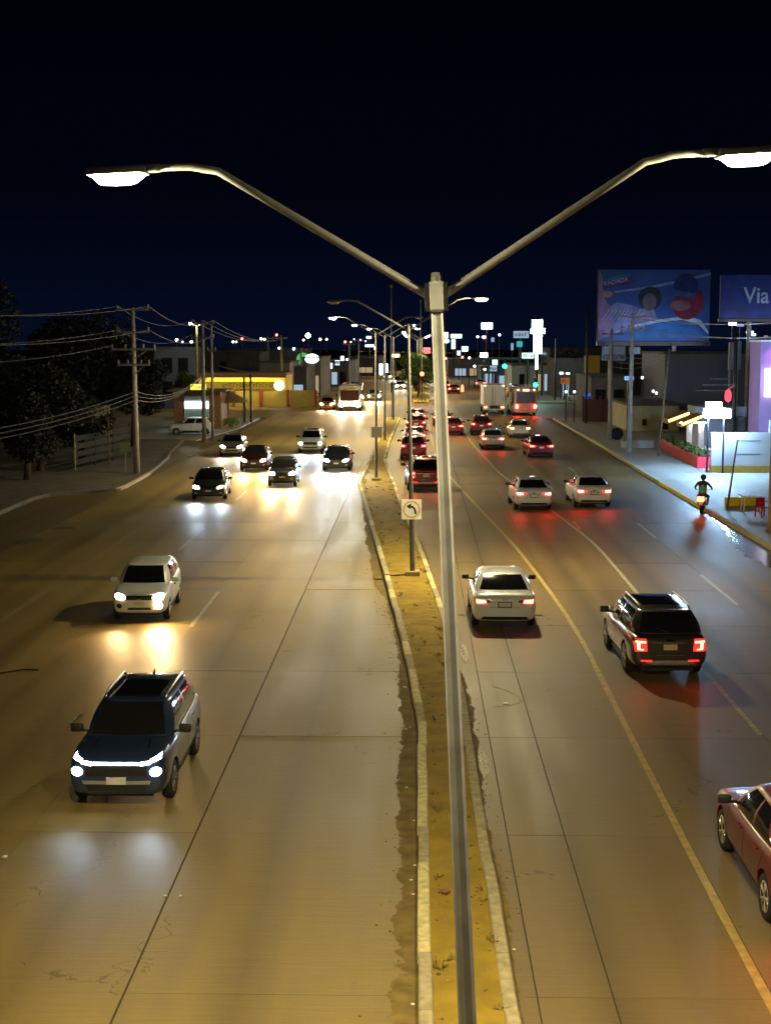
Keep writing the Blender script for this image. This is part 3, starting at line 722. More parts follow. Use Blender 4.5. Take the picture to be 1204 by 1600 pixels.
# --- large three-row utility car
BIG = [(-2.50, .80, .46, 1.00, 0), (-2.45, .92, .34, 1.10, 0), (-2.2, .965, .28, 1.15, .01), (-1.2, .985, .26, 1.13, .02), (.2, .985, .26, 1.10, .02), (1.0, .985, .26, 1.10, .03), (1.65, .975, .27, 1.08, .05), (2.2, .93, .27, 1.03, .04), (2.43, .85, .30, .94, .02), (2.50, .72, .40, .84, .01)]
BIGC = dict(yf0=1.28, yr0=-2.30, yf1=.52, yr1=-1.86, zf=1.10, zr=1.15, zt=1.68, wb=.885, wr=.69, crown=.05, b=.38, c=.90)
BIGD = [('headlight', ('headR', 'headL'), 'f', [(.50, .78), (.84, .80), (.83, .93), (.52, .90)], {'off': .012}), ('grille', 'trim', 'f', [(-.48, .62), (.48, .62), (.50, .88), (-.50, .88)]), ('lower_intake', 'trim', 'f', [(-.60, .40), (.60, .40), (.56, .52), (-.56, .52)]),
        ('licence_plate', 'plate', 'f', [(-.16, .52), (.16, .52), (.16, .62), (-.16, .62)], {'off': .02, 'nu': 3, 'nv': 2}),
        ('taillight', 'tail', 'r', [(.58, .76), (.87, .76), (.90, 1.06), (.60, 1.06)], {'off': .012}), ('lit_lamp', 'tailcore', 'r', [(.61, .96), (.86, .975), (.86, 1.02), (.61, 1.01)], {'off': .018, 'sub': 'taillight'}), ('lit_lamp', 'tailcore', 'r', [(.745, .79), (.815, .79), (.83, .96), (.75, .96)], {'off': .0185, 'sub': 'taillight'}), ('lit_lamp', 'tailcore', 'r', [(.66, .78), (.74, .78), (.74, .815), (.66, .815)], {'off': .018, 'sub': 'taillight'}),
        ('licence_plate', 'plateY', 'r', [(-.17, .79), (.17, .79), (.17, .93), (-.17, .93)], {'off': .016, 'nu': 3, 'nv': 2}), ('chrome_strip', 'chrome', 'r', [(-.45, .955), (.45, .955), (.45, .985), (-.45, .985)], {'off': .014, 'm': False}),
        ('badge', 'chrome', 'r', [(-.11, 1.0), (.11, 1.0), (.11, 1.05), (-.11, 1.05)], {'off': .016, 'm': False}), ('bumper_step', 'chrome', 'r', [(-.34, .645), (.34, .645), (.34, .66), (-.34, .66)], {'off': .012, 'm': False}),
        ('rear_bumper_trim', 'silver', 'r', [(-.60, .40), (.60, .40), (.60, .52), (-.60, .52)]), ('exhaust', 'copper', 'r', [(.46, .36), (.70, .36), (.68, .45), (.48, .45)], {'off': .05}), ('reflector', 'tail', 'r', [(.46, .50), (.72, .50), (.72, .53), (.46, .53)], {'off': .014}),
        ('high_brake_lamp', 'brake', 'r', [(-.18, 1.655), (.18, 1.655), (.18, 1.68), (-.18, 1.68)], {'off': .012, 'all': True, 'm': False}),
        ('door_handle', 'chrome', 'R', [(.05, .93), (.25, .93), (.25, .96), (.05, .96)], {'off': .03, 'nu': 3, 'nv': 1}), ('door_handle', 'chrome', 'R', [(-.98, .95), (-.78, .95), (-.78, .98), (-.98, .98)], {'off': .03, 'nu': 3, 'nv': 1}), ('side_cladding', 'trim', 'R', [(-.86, .30), (.86, .30), (.86, .40), (-.86, .40)], {'off': .012}),
        ('door_seam', 'black', 'R', [(-.06, .40), (-.045, .40), (-.065, 1.1), (-.08, 1.1)], {'off': .003, 'nu': 1, 'nv': 8}), ('door_seam', 'black', 'R', [(.98, .42), (.995, .42), (.985, 1.05), (.97, 1.05)], {'off': .003, 'nu': 1, 'nv': 8}), ('tailgate_seam', 'black', 'r', [(-.62, .70), (.62, .70), (.62, .71), (-.62, .71)], {'off': .003, 'm': False})]
def big_extra(bv):
    out = mirror_parts(1.98, .92, 1.10, .24, .17)(bv)
    for s in (-1, 1):
        out.append(('roof_rail', MB().tube([(s * .62, .38, 1.69), (s * .63, .25, 1.765), (s * .64, -.7, 1.775), (s * .63, -1.6, 1.76), (s * .62, -1.72, 1.69)], .024, 6).mesh('roof_rail', True), 'rail', None, None))
    out.append(('spoiler', MB().box(-.62, .62, -2.02, -1.80, 1.655, 1.70, .015).mesh('spoiler', True), 'paint', None, None))
    out.append(('rear_wiper', MB().tube([(0, -2.33, 1.20), (-.38, -2.26, 1.30)], .012, 5).mesh('rear_wiper'), 'black', None, None))
    out.append(('roof_glass', decal(bv, 't', [(-.5, -1.3), (.5, -1.3), (.5, .34), (-.5, .34)], .006, 8, 8, 'roof_glass'), 'glass', None, None))
    return out
DEFM['plateY'] = mat('plate_cream', (.62, .50, .26), .5); DEFM['copper'] = mat('exhaust_steel', (.55, .33, .22), .3, .9)
define('bigsuv', 1.98, 5.0, BIG, 2.88, .385, BIGC, BIGD, big_extra, spokes=6, tw=.24)

def paint(n, c, rough=.32, metal=0.0): return mat('paint_' + n, c, rough, metal, var=.03, scale=2, coat=.9)
P_WHITE = paint('white', (.74, .76, .80)); P_PEARL = paint('pearl', (.55, .61, .70)); P_GREY = paint('graphite', (.030, .050, .120), .3, .35); P_BLACK = paint('black', (.012, .013, .016)); P_BROWN = paint('bronze', (.085, .070, .060), .3, .6)
P_RED = paint('red', (.20, .006, .012)); P_DRED = paint('dark_red', (.10, .004, .010)); P_SILVER = paint('silver', (.42, .42, .41), .3, .6); P_TAN = paint('champagne', (.52, .46, .38), .3, .4); P_ORANGE = paint('taxi_orange', (.55, .20, .02)); P_MAROON = mat('paint_maroon', (.115, .001, .005), .38, 0, var=.03, scale=2, coat=.35)
COOL, WARM, NEUT = (.58, .78, 1.0), (1.0, .60, .24), (1.0, .86, .64)
GL = 'oncoming cars with lit headlights'; GR = 'cars driving away up the avenue'; GQ = 'cars queuing in the turning lane'
ON = dict(head=HEADC)
# oncoming carriageway
car('suv', 'suv', 'grey crossover with a white light bar across its nose, nearest oncoming vehicle', 'suv', -4.98, 24.75, PI, P_GREY, GL, (COOL, 55), head=glow('head_near', (.80, .90, 1.0), 18), drl=DRL, roof=P_GREY, size=.96)
car('hatch', 'hatchback', 'small white hatchback with dark grille and one lit fog lamp', 'car', -7.80, 40.4, PI + .05, P_WHITE, GL, (WARM, 240), headL=HEADW, headR=glow('head_warm_weak', (1.0, .74, .40), 60), fogR=BLACK, fogL=HEADW, mirror=P_WHITE)
car('sedan', 'sedan', 'black saloon with one blue-white headlight, leftmost of the oncoming pack', 'car', -10.4, 71.3, PI + .06, P_BLACK, GL, (COOL, 200), headR=glow('head_blue', (.70, .88, 1.0), 420), headL=glow('head_dim', (1.0, .75, .45), 14))
car('hatch', 'hatchback', 'dark hatchback with warm white headlights in the middle of the oncoming pack', 'car', -7.3, 77.6, PI + .03, P_BLACK, GL, (WARM, 750), head=HEADN)
car('sedan', 'sedan', 'car with glaring orange headlights behind the black saloon', 'car', -9.95, 87.3, PI + .04, paint('oxblood', (.035, .005, .006)), GL, (WARM, 850), head=glow('head_orange', (1.0, .62, .25), 900))
car('sedan', 'sedan', 'black saloon with blue-white headlights beside the median, in the oncoming pack', 'car', -4.85, 87.4, PI, P_BLACK, GL, (COOL, 1400), head=glow('head_bluewhite', (.62, .82, 1.0), 1100))
car('sedan', 'sedan', 'silver saloon with pale headlights nearest the left kerb', 'car', -12.8, 98.6, PI + .05, P_SILVER, GL, (NEUT, 250), head=HEADN)
car('suv', 'suv', 'white sport utility with blue-white headlights at the back of the oncoming pack', 'suv', -7.45, 101.2, PI, P_WHITE, GL, (COOL, 700), head=HEADC, drl=P_WHITE)
car('sedan', 'taxi', 'orange car with amber headlights beside the white bus', 'car', -10.4, 166, PI, P_ORANGE, GL, (WARM, 300), head=HEADW)
car('suv', 'suv', 'car behind the bus whose headlights flare white', 'suv', -5.6, 190, PI, P_SILVER, GL, (WARM, 2500), head=glow('head_glare', (1.0, .66, .34), 6000), drl=P_SILVER)
car('sedan', 'sedan', 'white car past the junction beside the far median', 'car', -2.6, 236, PI, P_WHITE, GL, (NEUT, 300), head=HEADN)
car('sedan', 'sedan', 'car far past the junction with twin cool headlights', 'car', -6.0, 300, PI, P_SILVER, GL, None, head=HEADC)
car('suv', 'suv', 'distant dark car with warm headlights beyond the junction', 'suv', -3.2, 262, PI, P_BLACK, GL, None, head=HEADW)
car('hatch', 'hatchback', 'white hatchback parked side-on in front of the kiosk', 'car', -19.1, 119.6, PI / 2 + .03, P_WHITE, None)
# outbound carriageway
car('sedan', 'sedan', 'white saloon with lit tail lights and tinted rear window beside the near lamp post', 'car', 2.42, 39.9, .0, P_WHITE, GR, None, taillit=TAILC, tail=mat('tail_red', (.25, .004, .004), .2, coat=.5))
car('bigsuv', 'suv', 'dark bronze sport utility with hooked red tail lights and roof rails', 'suv', 5.82, 34.4, .03, P_BROWN, GR, tail=TAILR, size=.93)
car('sedan', 'sedan', 'dark red saloon cut off by the right edge of the frame', 'car', 5.60, 19.8, .0, P_MAROON, GR, taillit=TAILB, tail=TAILR, rim=mat('rim_bright', (.62, .56, .44), .3, .6))
car('sedan', 'sedan', 'silver-white saloon on the solid line, left of the pair of pale cars', 'car', 5.42, 67.3, .03, P_PEARL, GR, taillit=TAILB, tail=TAILR)
car('sedan', 'sedan', 'white saloon in the outer lane, right of the pair of pale cars', 'car', 8.35, 68.5, .03, P_WHITE, GR, taillit=TAILB, tail=TAILR)
car('sedan', 'sedan', 'bright red saloon with broad lit tail lights in the outer lane', 'car', 8.42, 97.6, .04, P_RED, GR, taillit=TAILC, tail=TAILR)
car('sedan', 'sedan', 'champagne saloon left of the bright red saloon', 'car', 5.62, 105, .0, P_TAN, GR, taillit=TAILB, tail=TAILR)
car('sedan', 'sedan', 'pale saloon in the outer lane behind the white box truck', 'car', 8.52, 117.6, .0, P_TAN, GR, taillit=glow('tail_amber', (1.0, .45, .10), 20))
car('suv', 'suv', 'dark red car just ahead of the champagne saloon', 'suv', 5.52, 121, .0, P_DRED, GR, taillit=TAILB, tail=TAILR)
car('sedan', 'sedan', 'red car with glowing brake lights right of the near lamp post', 'car', 3.15, 120.8, .0, P_RED, GR, taillit=TAILB, tail=TAILR)
car('sedan', 'sedan', 'dark car half hidden behind the near lamp post', 'car', 2.45, 134.5, .0, P_BLACK, GR, taillit=TAILB, tail=TAILR)
car('bigsuv', 'suv', 'large red utility car last in the turning queue', 'suv', .42, 76.0, .05, P_RED, GQ, tailcore=TAILB, tail=TAILR, brake=TAILB, plateY=PLATE)
car('suv', 'suv', 'red car with a pale bumper, second from last in the turning queue', 'suv', -.18, 95.6, .0, P_RED, GQ, taillit=TAILB, tail=TAILR, brake=TAILB, trim=DEFM['silver'])
car('sedan', 'sedan', 'red car in the middle of the turning queue', 'car', -.1, 108.6, .0, P_RED, GQ, taillit=TAILB, tail=TAILR, brake=TAILB)
car('suv', 'suv', 'red utility car second from the front of the turning queue', 'suv', .0, 123.4, .0, P_RED, GQ, taillit=TAILB, tail=TAILR, brake=TAILB)  # red light of the queue put into this paint
car('sedan', 'sedan', 'silver car at the head of the turning queue', 'car', .1, 137.6, .0, P_SILVER, GQ, taillit=TAILB, tail=TAILR, brake=TAILB)
car('sedan', 'sedan', 'dark red car crossing the junction ahead of the truck', 'car', 5.75, 217, .0, P_DRED, GR, taillit=TAILB, tail=TAILR)
car('suv', 'suv', 'dark car left of the dark red car past the junction', 'suv', 4.6, 232, .0, P_BLACK, GR, taillit=TAILB, tail=TAILR)
car('sedan', 'sedan', 'car with pink-white tail lights beyond the box truck', 'car', 11.2, 248, .0, P_WHITE, GR, taillit=TAILB, tail=TAILR)
car('sedan', 'sedan', 'farthest red-lit car in the outbound lanes', 'car', 7.4, 330, .0, P_DRED, GR, taillit=TAILB, tail=TAILR)
car('sedan', 'sedan', 'far outbound car with pale tail lights near the red signs', 'car', 5.2, 285, .0, P_WHITE, GR, taillit=TAILB, tail=TAILR)
car('sedan', 'sedan', 'dim silver car parked beyond the right-hand green signal', 'car', 21.5, 186, .4, P_SILVER, None)

# --- buses
def bus(name, label, x, y, rz, L, W, H, paintm, front, rear, glowfront, beam, tint, rearglow):
    r = thing(name, label, 'bus', (x, y, 0), rz)
    MB().box(-W / 2, W / 2, -L / 2, L / 2, .36, H - .02, .16).build('body', paintm, r, True, angle=.7)
    MB().box(-W / 2 + .25, W / 2 - .25, -L / 2 + .8, L / 2 - 1.2, H - .03, H + .16, .06).build('roof_unit', paintm, r)
    MB().box(-W / 2 + .14, W / 2 - .14, L / 2 - .02, L / 2 + .035, 1.20, H - .52, .02).build('windshield', tint, r)
    MB().box(-.75, .75, L / 2 - .02, L / 2 + .03, H - .44, H - .20, .02).build('destination_board', glow('bus_board', (.9, .55, .2), .25), r)
    MB().box(-W / 2 + .22, W / 2 - .22, -L / 2 - .03, -L / 2 + .02, 1.35, H - .40, .02).build('rear_window', tint, r)
    n = 6
    for s in (-1, 1):
        for k in range(n):
            a = -L / 2 + .5 + k * (L - 1.4) / n; xx = sorted((s * (W / 2 - .02), s * (W / 2 + .015)))
            MB().box(xx[0], xx[1], a, a + (L - 1.4) / n - .1, 1.3, H - .55, .01).build('side_window', GLASS, r)
        MB().box(s * .98 - .22, s * .98 + .22, L / 2 - .01, L / 2 + .05, .62, .88, .02).build('headlight', front, r)
        MB().box(s * (W / 2 - .26) - .10, s * (W / 2 - .26) + .10, -L / 2 - .05, -L / 2 + .01, .80, 1.16, .02).build('taillight', rear, r)
        MB().tube([(s * (W / 2 - .1), L / 2 - .05, H - .4), (s * (W / 2 + .22), L / 2 + .22, H - .5), (s * (W / 2 + .24), L / 2 + .22, H - 1.0)], .03, 6).box(s * (W / 2 + .24) - .09, s * (W / 2 + .24) + .09, L / 2 + .18, L / 2 + .25, H - 1.3, H - .9, .02).build('mirror', BLACK, r)
        for yy in (L / 2 - 1.9, -L / 2 + 2.0):
            wq = bpy.data.objects.new('wheel', None); COL.objects.link(wq); wq.parent = r; wq.location = (s * (W / 2 - .13), yy, .46); wq.rotation_euler.z = 0 if s > 0 else PI
            link('tyre', WH[0], RUBBER, wq); link('rim', WH[1], RIM, wq)
        MB().box(s * .85 - .09, s * .85 + .09, -L / 2 - .03, -L / 2 + .01, H - .22, H - .14).build('marker_lamp', rearglow, r)
    MB().box(-W / 2 + .05, W / 2 - .05, L / 2 - .02, L / 2 + .09, .34, .56, .03).build('bumper', BLACK, r)
    MB().box(-W / 2 + .05, W / 2 - .05, -L / 2 - .09, -L / 2 + .02, .34, .58, .03).build('bumper', paintm, r)
    MB().box(-.3, .3, -L / 2 - .05, -L / 2 + .01, H - .26, H - .14).build('route_lamp', rearglow, r)
    MB().box(-.2, .2, -L / 2 - .1, -L / 2, .66, .78).build('licence_plate', PLATE, r)
    if beam:
        for s in (-1, 1):
            ld = bpy.data.lights.new('headlight_beam', 'SPOT'); ld.energy = beam[1]; ld.color = beam[0]; ld.spot_size = 1.1; ld.spot_blend = .9; ld.shadow_soft_size = .08
            lo = bpy.data.objects.new('headlight_beam', ld); COL.objects.link(lo); lo.parent = r; lo.location = (s * .95, L / 2 + .14, .75); lo.rotation_euler = (PI / 2 - .12, 0, 0)
WH = wheel_meshes(.46, .27, 8)
P_BUS = paint('bus_white', (.62, .60, .56)); P_BUSR = paint('bus_pink', (.52, .34, .30))
bus('city_bus', 'white city bus coming towards the camera with blazing headlights', -7.55, 165.2, PI, 9.6, 2.45, 2.95, P_BUS, glow('bus_head', (1.0, .80, .58), 2200), TAILD, 0, (NEUT, 2000), mat('bus_glass', (.05, .02, .015), .15), BLACK)
bus('city_bus', 'pinkish white bus seen from behind with red tail lights, right of the box truck', 11.6, 156.0, .03, 9.6, 2.45, 2.95, P_BUSR, HEADOFF, glow('bus_tail', (1.0, .03, .015), 160), 0, None, mat('bus_glass_r', (.10, .06, .06), .2), glow('bus_marker', (1.0, .62, .30), 12))

# --- box truck
t = thing('box_truck', 'white box truck seen from behind, its two rear doors closed', 'truck', (8.45, 157.4, 0), .0)
MB().box(-1.2, 1.2, -4.0, 2.2, 1.0, 3.22, .05).build('cargo_box', WHITE, t)
for s in (-1, 1):
    d = MB().box(min(s * .02, s * 1.12), max(s * .02, s * 1.12), -4.04, -3.99, 1.06, 3.10, .015).build('rear_door', P_TAN, t)
    MB().tube([(s * .16, -4.06, 1.12), (s * .16, -4.06, 3.04)], .02, 6).build('lock_rod', CHROME, d)
    MB().box(min(s * .74, s * 1.10), max(s * .74, s * 1.10), -4.02, -3.9, .72, .90, .02).build('taillight', glow('truck_tail', (1.0, .2, .08), 8), t)
    MB().box(s * 1.0 - .09, s * 1.0 + .09, -4.06, -3.98, 3.13, 3.20).build('marker_lamp', glow('truck_marker', (1.0, .6, .3), 10), t)
    MB().box(min(s * .62, s * 1.14), max(s * .62, s * 1.14), -3.2, -3.16, .25, .85).build('mud_flap', BLACK, t)
    for yy in (-2.6, 3.0):
        wq = bpy.data.objects.new('wheel', None); COL.objects.link(wq); wq.parent = t; wq.location = (s * 1.02, yy, .46); wq.rotation_euler.z = 0 if s > 0 else PI
        link('tyre', WH[0], RUBBER, wq); link('rim', WH[1], RIM, wq)
MB().box(-1.14, 1.14, -4.1, -3.9, .50, .66, .03).build('bumper', P_TAN, t)
MB().box(-.45, .45, -4.0, 3.4, .62, .98).build('chassis', BLACK, t)
MB().box(-1.1, 1.1, 2.4, 4.2, .55, 2.55, .12).build('cab', P_BUS, t)
MB().box(-.95, .95, 4.18, 4.23, 1.5, 2.3, .02).build('windshield', GLASS, t)
MB().box(-.2, .2, -4.13, -4.09, .53, .64).build('licence_plate', PLATE, t)

# ================================================================== STREET FURNITURE
GS = 'double-arm street lamps along the median'
def street_lamp(x, y, label, left_on=True, right_on=True, lean=0.0, h=8.25, rz=0.0, arm=2.62, z0=.13, far=False, lens=None, dz=(0.0, 0.0)):
    r = thing('street_lamp', label, 'street lamp', (x, y, z0), rz, GS); r.rotation_euler = (0, lean, rz)
    n = 8
    MB().tube([(0, 0, -.05), (0, 0, h)], [.088, .045], n, rot=.26).build('pole', STEEL, r)
    MB().box(-.2, .2, -.2, .2, -.02, .05, .01).build('base_plate', STEELD, r) if far else MB().box(-.24, .24, -.24, .24, -.08, .16, .02).build('base_plate', KERB, r)
    hy = h + .04
    MB().lathe([(.06, hy - .32), (.072, hy - .30), (.072, hy - .10), (.06, hy - .08)], 8).box(-.090, -.06, -.045, .045, hy - .31, hy - .09).box(.06, .090, -.045, .045, hy - .31, hy - .09).build('collar', STEEL, r)
    MB().lathe([(.040, h), (.040, h + .02), (.034, h + .03)], 8).build('pole_cap', STEEL, r)
    for s, on in ((-1, left_on), (1, right_on)):
        zb = hy - .18; zt = h + .82 + dz[0 if s < 0 else 1]
        pts = [(s * .075, 0, zb), (s * arm * .62, 0, lerp(zb, zt, .955)), (s * arm * .66, 0, zt - .028), (s * arm * .70, 0, zt - .005), (s * arm * .74, 0, zt), (s * (arm - .40), 0, zt)]
        MB().tube(pts, [.036, .032, .031, .030, .029, .027], 8).build('arm', STEEL, r, True)
        x0, x1 = sorted((s * (arm - .47), s * arm))
        lum = MB().box(x0, x1, -.12, .12, zt - .045, zt + .020, .02).box(*sorted((s * (arm - .58), s * (arm - .46))), -.05, .05, zt - .03, zt + .03, .01).build('luminaire', STEELD, r, True, angle=.7)
        c = s * (arm - .23)
        lm = MB(); nx, ny = 8, 6; v, f = [], []
        for j in range(ny + 1):
            for i in range(nx + 1):
                u, q = i / nx * 2 - 1, j / ny * 2 - 1
                v.append((c + u * .190, q * .115, zt - .046 - .068 * (1 - u ** 6) * (1 - q ** 4)))
        for j in range(ny):
            for i in range(nx): k = j * (nx + 1) + i; f.append((k, k + 1, k + nx + 2, k + nx + 1))
        lm.add(v, f).build('lens', (lens or LAMPW) if on else LAMPOFF, lum, True)
    return r
L1 = at(680, 430, 11.3); L1b = at(730, 1600, 11.3)
leanv = math.atan2(L1.x - L1b.x, L1.z - L1b.z)
bx = L1b.x - (L1b.z - .13) * math.tan(leanv)
street_lamp(bx, 11.3, 'near leaning lamp post with both lamps lit, rising through the frame', lean=leanv, h=8.20, arm=2.70, dz=(.13, .03))
street_lamp(.9, -21.7, 'unseen lamp post added behind the viewpoint as fill light, continuing the row', far=True, lens=LAMPM)  # added out of view to throw fill light on the foreground
street_lamp(-.10, 46.1, 'second lamp post, its left lamp out, carrying the arrow sign', left_on=False, lean=-.02, lens=LAMPM)
street_lamp(-2.22, 78.4, 'third lamp post, its right lamp out, carrying a blank sign', right_on=False, lens=LAMPM)
street_lamp(-2.45, 111, 'fourth lamp post along the median', far=True, lens=LAMPF)
street_lamp(-2.25, 141, 'fifth lamp post, at the median nose before the junction', far=True, lens=LAMPF)
for k, yy in enumerate((186, 219, 252, 290, 330, 380)):
    street_lamp([.75, .6, .4, .3, .2, .2][k], yy, 'distant lit lamp post ' + ['at the near tip of the median past the junction', 'second past the junction', 'third past the junction', 'fourth past the junction', 'fifth past the junction, tiny', 'farthest one, tiny'][k], far=True, right_on=k != 2, lens=LAMPF)

# --- signs on the lamp posts
def quadring(m, c, r0, r1, y, n=28):
    v = []; f = []
    for k in range(n):
        a = 2 * PI * k / n
        v += [(c[0] + r0 * math.cos(a), y, c[1] + r0 * math.sin(a)), (c[0] + r1 * math.cos(a), y, c[1] + r1 * math.sin(a))]
    for k in range(n): f.append((2 * k, 2 * k + 1, (2 * k + 3) % (2 * n), (2 * k + 2) % (2 * n)))
    return m.add(v, f)
s = thing('turn_sign', 'square white traffic sign with a left-turn arrow in a yellow ring', 'traffic sign', (-.14, 45.96, 2.02))
MB().box(-.33, .33, -.012, .012, 0, .66, .004).build('panel', mat('sign_white', (.86, .86, .84), .34, .55), s)
quadring(MB(), (0, .33), .235, .285, -.016).build('ring', mat('sign_ring', (.72, .46, .05), .34, .4), s)
ar = MB(); pts = [(.13, .17), (.125, .26), (.10, .34), (.05, .40), (-.02, .425)]
v = []; f = []
for i, (x, z) in enumerate(pts):
    a, b = pts[max(0, i - 1)], pts[min(len(pts) - 1, i + 1)]; d = Vector((b[0] - a[0], b[1] - a[1])).normalized(); nn = Vector((-d.y, d.x)) * .034
    v += [(x + nn.x, -.019, z + nn.y), (x - nn.x, -.019, z - nn.y)]
    if i: q = 2 * i; f.append((q - 2, q - 1, q + 1, q))
ar.add(v, f); ar.add([(-.17, -.019, .43), (-.01, -.019, .53), (-.03, -.019, .325)], [(0, 1, 2)]); ar.build('arrow', BLACK, s)
MB().box(-.05, .05, .012, .04, .15, .5).build('bracket', STEELD, s)
s.rotation_euler.x = -math.radians(5)
s = thing('blank_sign', 'pale blue-white blank square sign on the third lamp post', 'traffic sign', (-2.2, 78.24, 2.55))
MB().box(-.30, .30, -.012, .012, 0, .60, .004).build('panel', mat('sign_blue_white', (.55, .62, .72), .35), s)
MB().box(-.05, .05, .012, .05, .15, .45).build('bracket', STEELD, s)

# --- traffic signals
def signal_head(parent, x, y, z, lit, col, strength, face=-1):
    hd = MB().box(x - .17, x + .17, y - .12, y + .12, z - .52, z + .52, .03).build('signal_head', BLACK, parent)
    for k, nm in enumerate(('red', 'amber', 'green')):
        zz = z + .33 - .33 * k; on = nm == lit
        MB().lathe([(.06, -.05), (.15, -.02), (.16, .06)] if not on else [(.10, -.10), (.24, -.04), (.25, .06)], 14, 'y', (x, y + face * .17, zz)).build(nm + '_lens', glow('signal_' + nm, col, strength) if on else BLACK, hd)
        if on:
            pl_ = bpy.data.lights.new('signal_light', 'POINT'); pl_.energy = 90; pl_.color = col; pl_.shadow_soft_size = .15
            po_ = bpy.data.objects.new('signal_light', pl_); COL.objects.link(po_); po_.parent = hd; po_.location = (x, y - .6, zz)
        MB().box(x - .17, x + .17, y - .34, y - .13, zz + .155, zz + .17).build('visor', BLACK, hd)
GRN = (.004, 1.0, .60)
def signal(label, x, y, z, lit, col, strength, ph=None, arm=0.0, z0=0.12):
    r = thing('traffic_signal', label, 'traffic light', (x, y, z0)); h = ph or z + .6
    MB().tube([(0, 0, -.1), (0, 0, h)], [.09, .07], 8).build('pole', STEELD, r)
    MB().lathe([(.2, -.05), (.2, .08), (.1, .14)], 10).build('base', KERB, r)
    if arm:
        MB().tube([(0, 0, h - .2), (arm, 0, h - .05)], [.07, .04], 8).build('mast_arm', STEELD, r)
    signal_head(r, arm, -.12, z, lit, col, strength); return r
q = at(659, 588, 184); signal('traffic light showing red on the median past the junction', q.x, 184, q.z - .12, 'red', (1.0, .02, .01), 90)
q = at(788, 568, 184); signal('upper traffic light showing green, over the outbound lanes', 14.6, 184, q.z - .12, 'green', GRN, 60, arm=q.x - 14.6)
q = at(836, 597, 184.2); signal('lower traffic light showing green at the right kerb', q.x, 184.2, q.z - .12, 'green', GRN, 60)
q = at(613, 605, 143); signal('unlit signal post seen from behind at the median nose', q.x, 143, q.z - .12, 'none', GRN, 0)
r = thing('work_trestle', 'pale trestle barrier standing on the median tip past the junction', 'barrier', (.75, 182.6, .0))
for sgn in (-1, 1):
    MB().tube([(sgn * .55, 0, 0), (sgn * .12, 0, 2.0)], .05, 6).build('leg', KERBP, r)
    MB().tube([(sgn * .5, .9, 0), (sgn * .12, .2, 2.0)], .05, 6).build('leg', KERBP, r)
MB().box(-.5, .5, -.04, .04, .5, .62).build('cross_bar', KERBP, r); MB().box(-.9, .9, -.2, 1.0, -.02, .16).build('footing', KERBP, r)

# --- utility poles and cables
GU = 'utility poles beside the avenue'
def utility_pole(label, x, y, h, arms, lean=(0, 0), m=None, r0=.19, r1=.11, z0=.12):
    r = thing('utility_pole', label, 'utility pole', (x, y, z0), 0, GU); r.rotation_euler = (lean[1], lean[0], 0)
    MB().tube([(0, 0, -.2), (0, 0, h)], [r0, r1], 10).build('pole', m or POLEC, r, True)
    for (z, w, kind) in arms:
        a = MB().box(-w, w, -.14, -.05, z - .06, z + .06).build('crossarm', STEEL, r)
        for xx in ((-w + .06, -w * .35, w * .45, w - .06) if kind else (-w + .05, w - .05)):
            MB().lathe([(.03, z + .06), (.07, z + .12), (.05, z + .17), (.07, z + .22), (.03, z + .30)], 8, 'z', (xx, -.095, 0)).build('insulator', mat('insulator_grey', (.3, .3, .32), .3), a)
        if kind: MB().tube([(w * .6, -.1, z - .05), (.05, -.1, z - .55)], .025, 5).build('brace', STEEL, r)
    return r
U1 = gp(214, 743); U1t = at(205, 480, U1.y)
utility_pole('tall concrete utility pole with four crossarms on the left pavement corner', U1.x, U1.y, U1t.z - .12, [(U1t.z - .25, .95, 0), (U1t.z - 1.55, .95, 0), (U1t.z - 2.55, 1.3, 1), (U1t.z - 3.45, .95, 1)], lean=(-.005, 0))
U2 = gp(326, 690); U2t = at(322, 502, U2.y)
utility_pole('concrete utility pole behind the parked white hatchback, left of a close pair', U2.x - .35, U2.y, U2t.z, [(U2t.z - .3, .9, 0), (U2t.z - 1.4, .9, 0)])
utility_pole('thinner utility pole, right of a close pair by the kiosk', U2.x + .12, U2.y + 1.5, U2t.z - .5, [(U2t.z - 2.4, .35, 0)], r0=.13, r1=.09)
U3 = gp(440, 632); utility_pole('yellow-lit pole at the corner of the yellow shop', U3.x, U3.y, 8.6, [(8.2, .8, 0)], m=mat('pole_yellow_lit', (.42, .35, .12), .8), r0=.22)  # yellow lamp light put into the pole colour
for k, (px, pt) in enumerate(((382, 590), (392, 585))):
    b = gp(px, 660); utility_pole(['short dark post left of the pair on the corner', 'short dark post with a curved top, right of the pair on the corner'][k], b.x, b.y, at(px, pt, b.y).z, [], m=STEELD, r0=.11, r1=.10, z0=.03)
b = gp(392, 660); pt = at(392, 584, b.y)
tag(MB().tube([(pt.x + dx, b.y, pt.z + .12 + abs(dx) ** 1.5 * .12) for dx in (-3.2, -2.4, -1.2, 0, .8, 1.4)], .06, 6).build('curved_bracket', STEEL), 'long curved bracket resting on the dark corner post', 'bracket')
R1 = gp(982, 708); R1t = at(987, 488, R1.y)
utility_pole('grey utility pole on the right pavement in front of the cream wall', R1.x, R1.y, R1t.z - .1, [(R1t.z - .4, .9, 0), (R1t.z - 1.3, .8, 1)], lean=(.01, 0))
R2 = gp(952, 690); R2t = at(951, 528, R2.y)
utility_pole('grey utility pole beside the red lit panel', R2.x, R2.y, R2t.z + .6, [(R2t.z + .2, .8, 0)])
R3 = gp(1028, 716); R3t = at(1045, 548, R3.y)
utility_pole('thin wooden pole leaning right by the red planter', R3.x, R3.y, R3t.z, [], lean=(math.atan2(R3t.x - R3.x, R3t.z), 0), m=WOOD, r0=.09, r1=.06)
R4 = gp(1135, 800); R4t = at(1152, 690, R4.y)
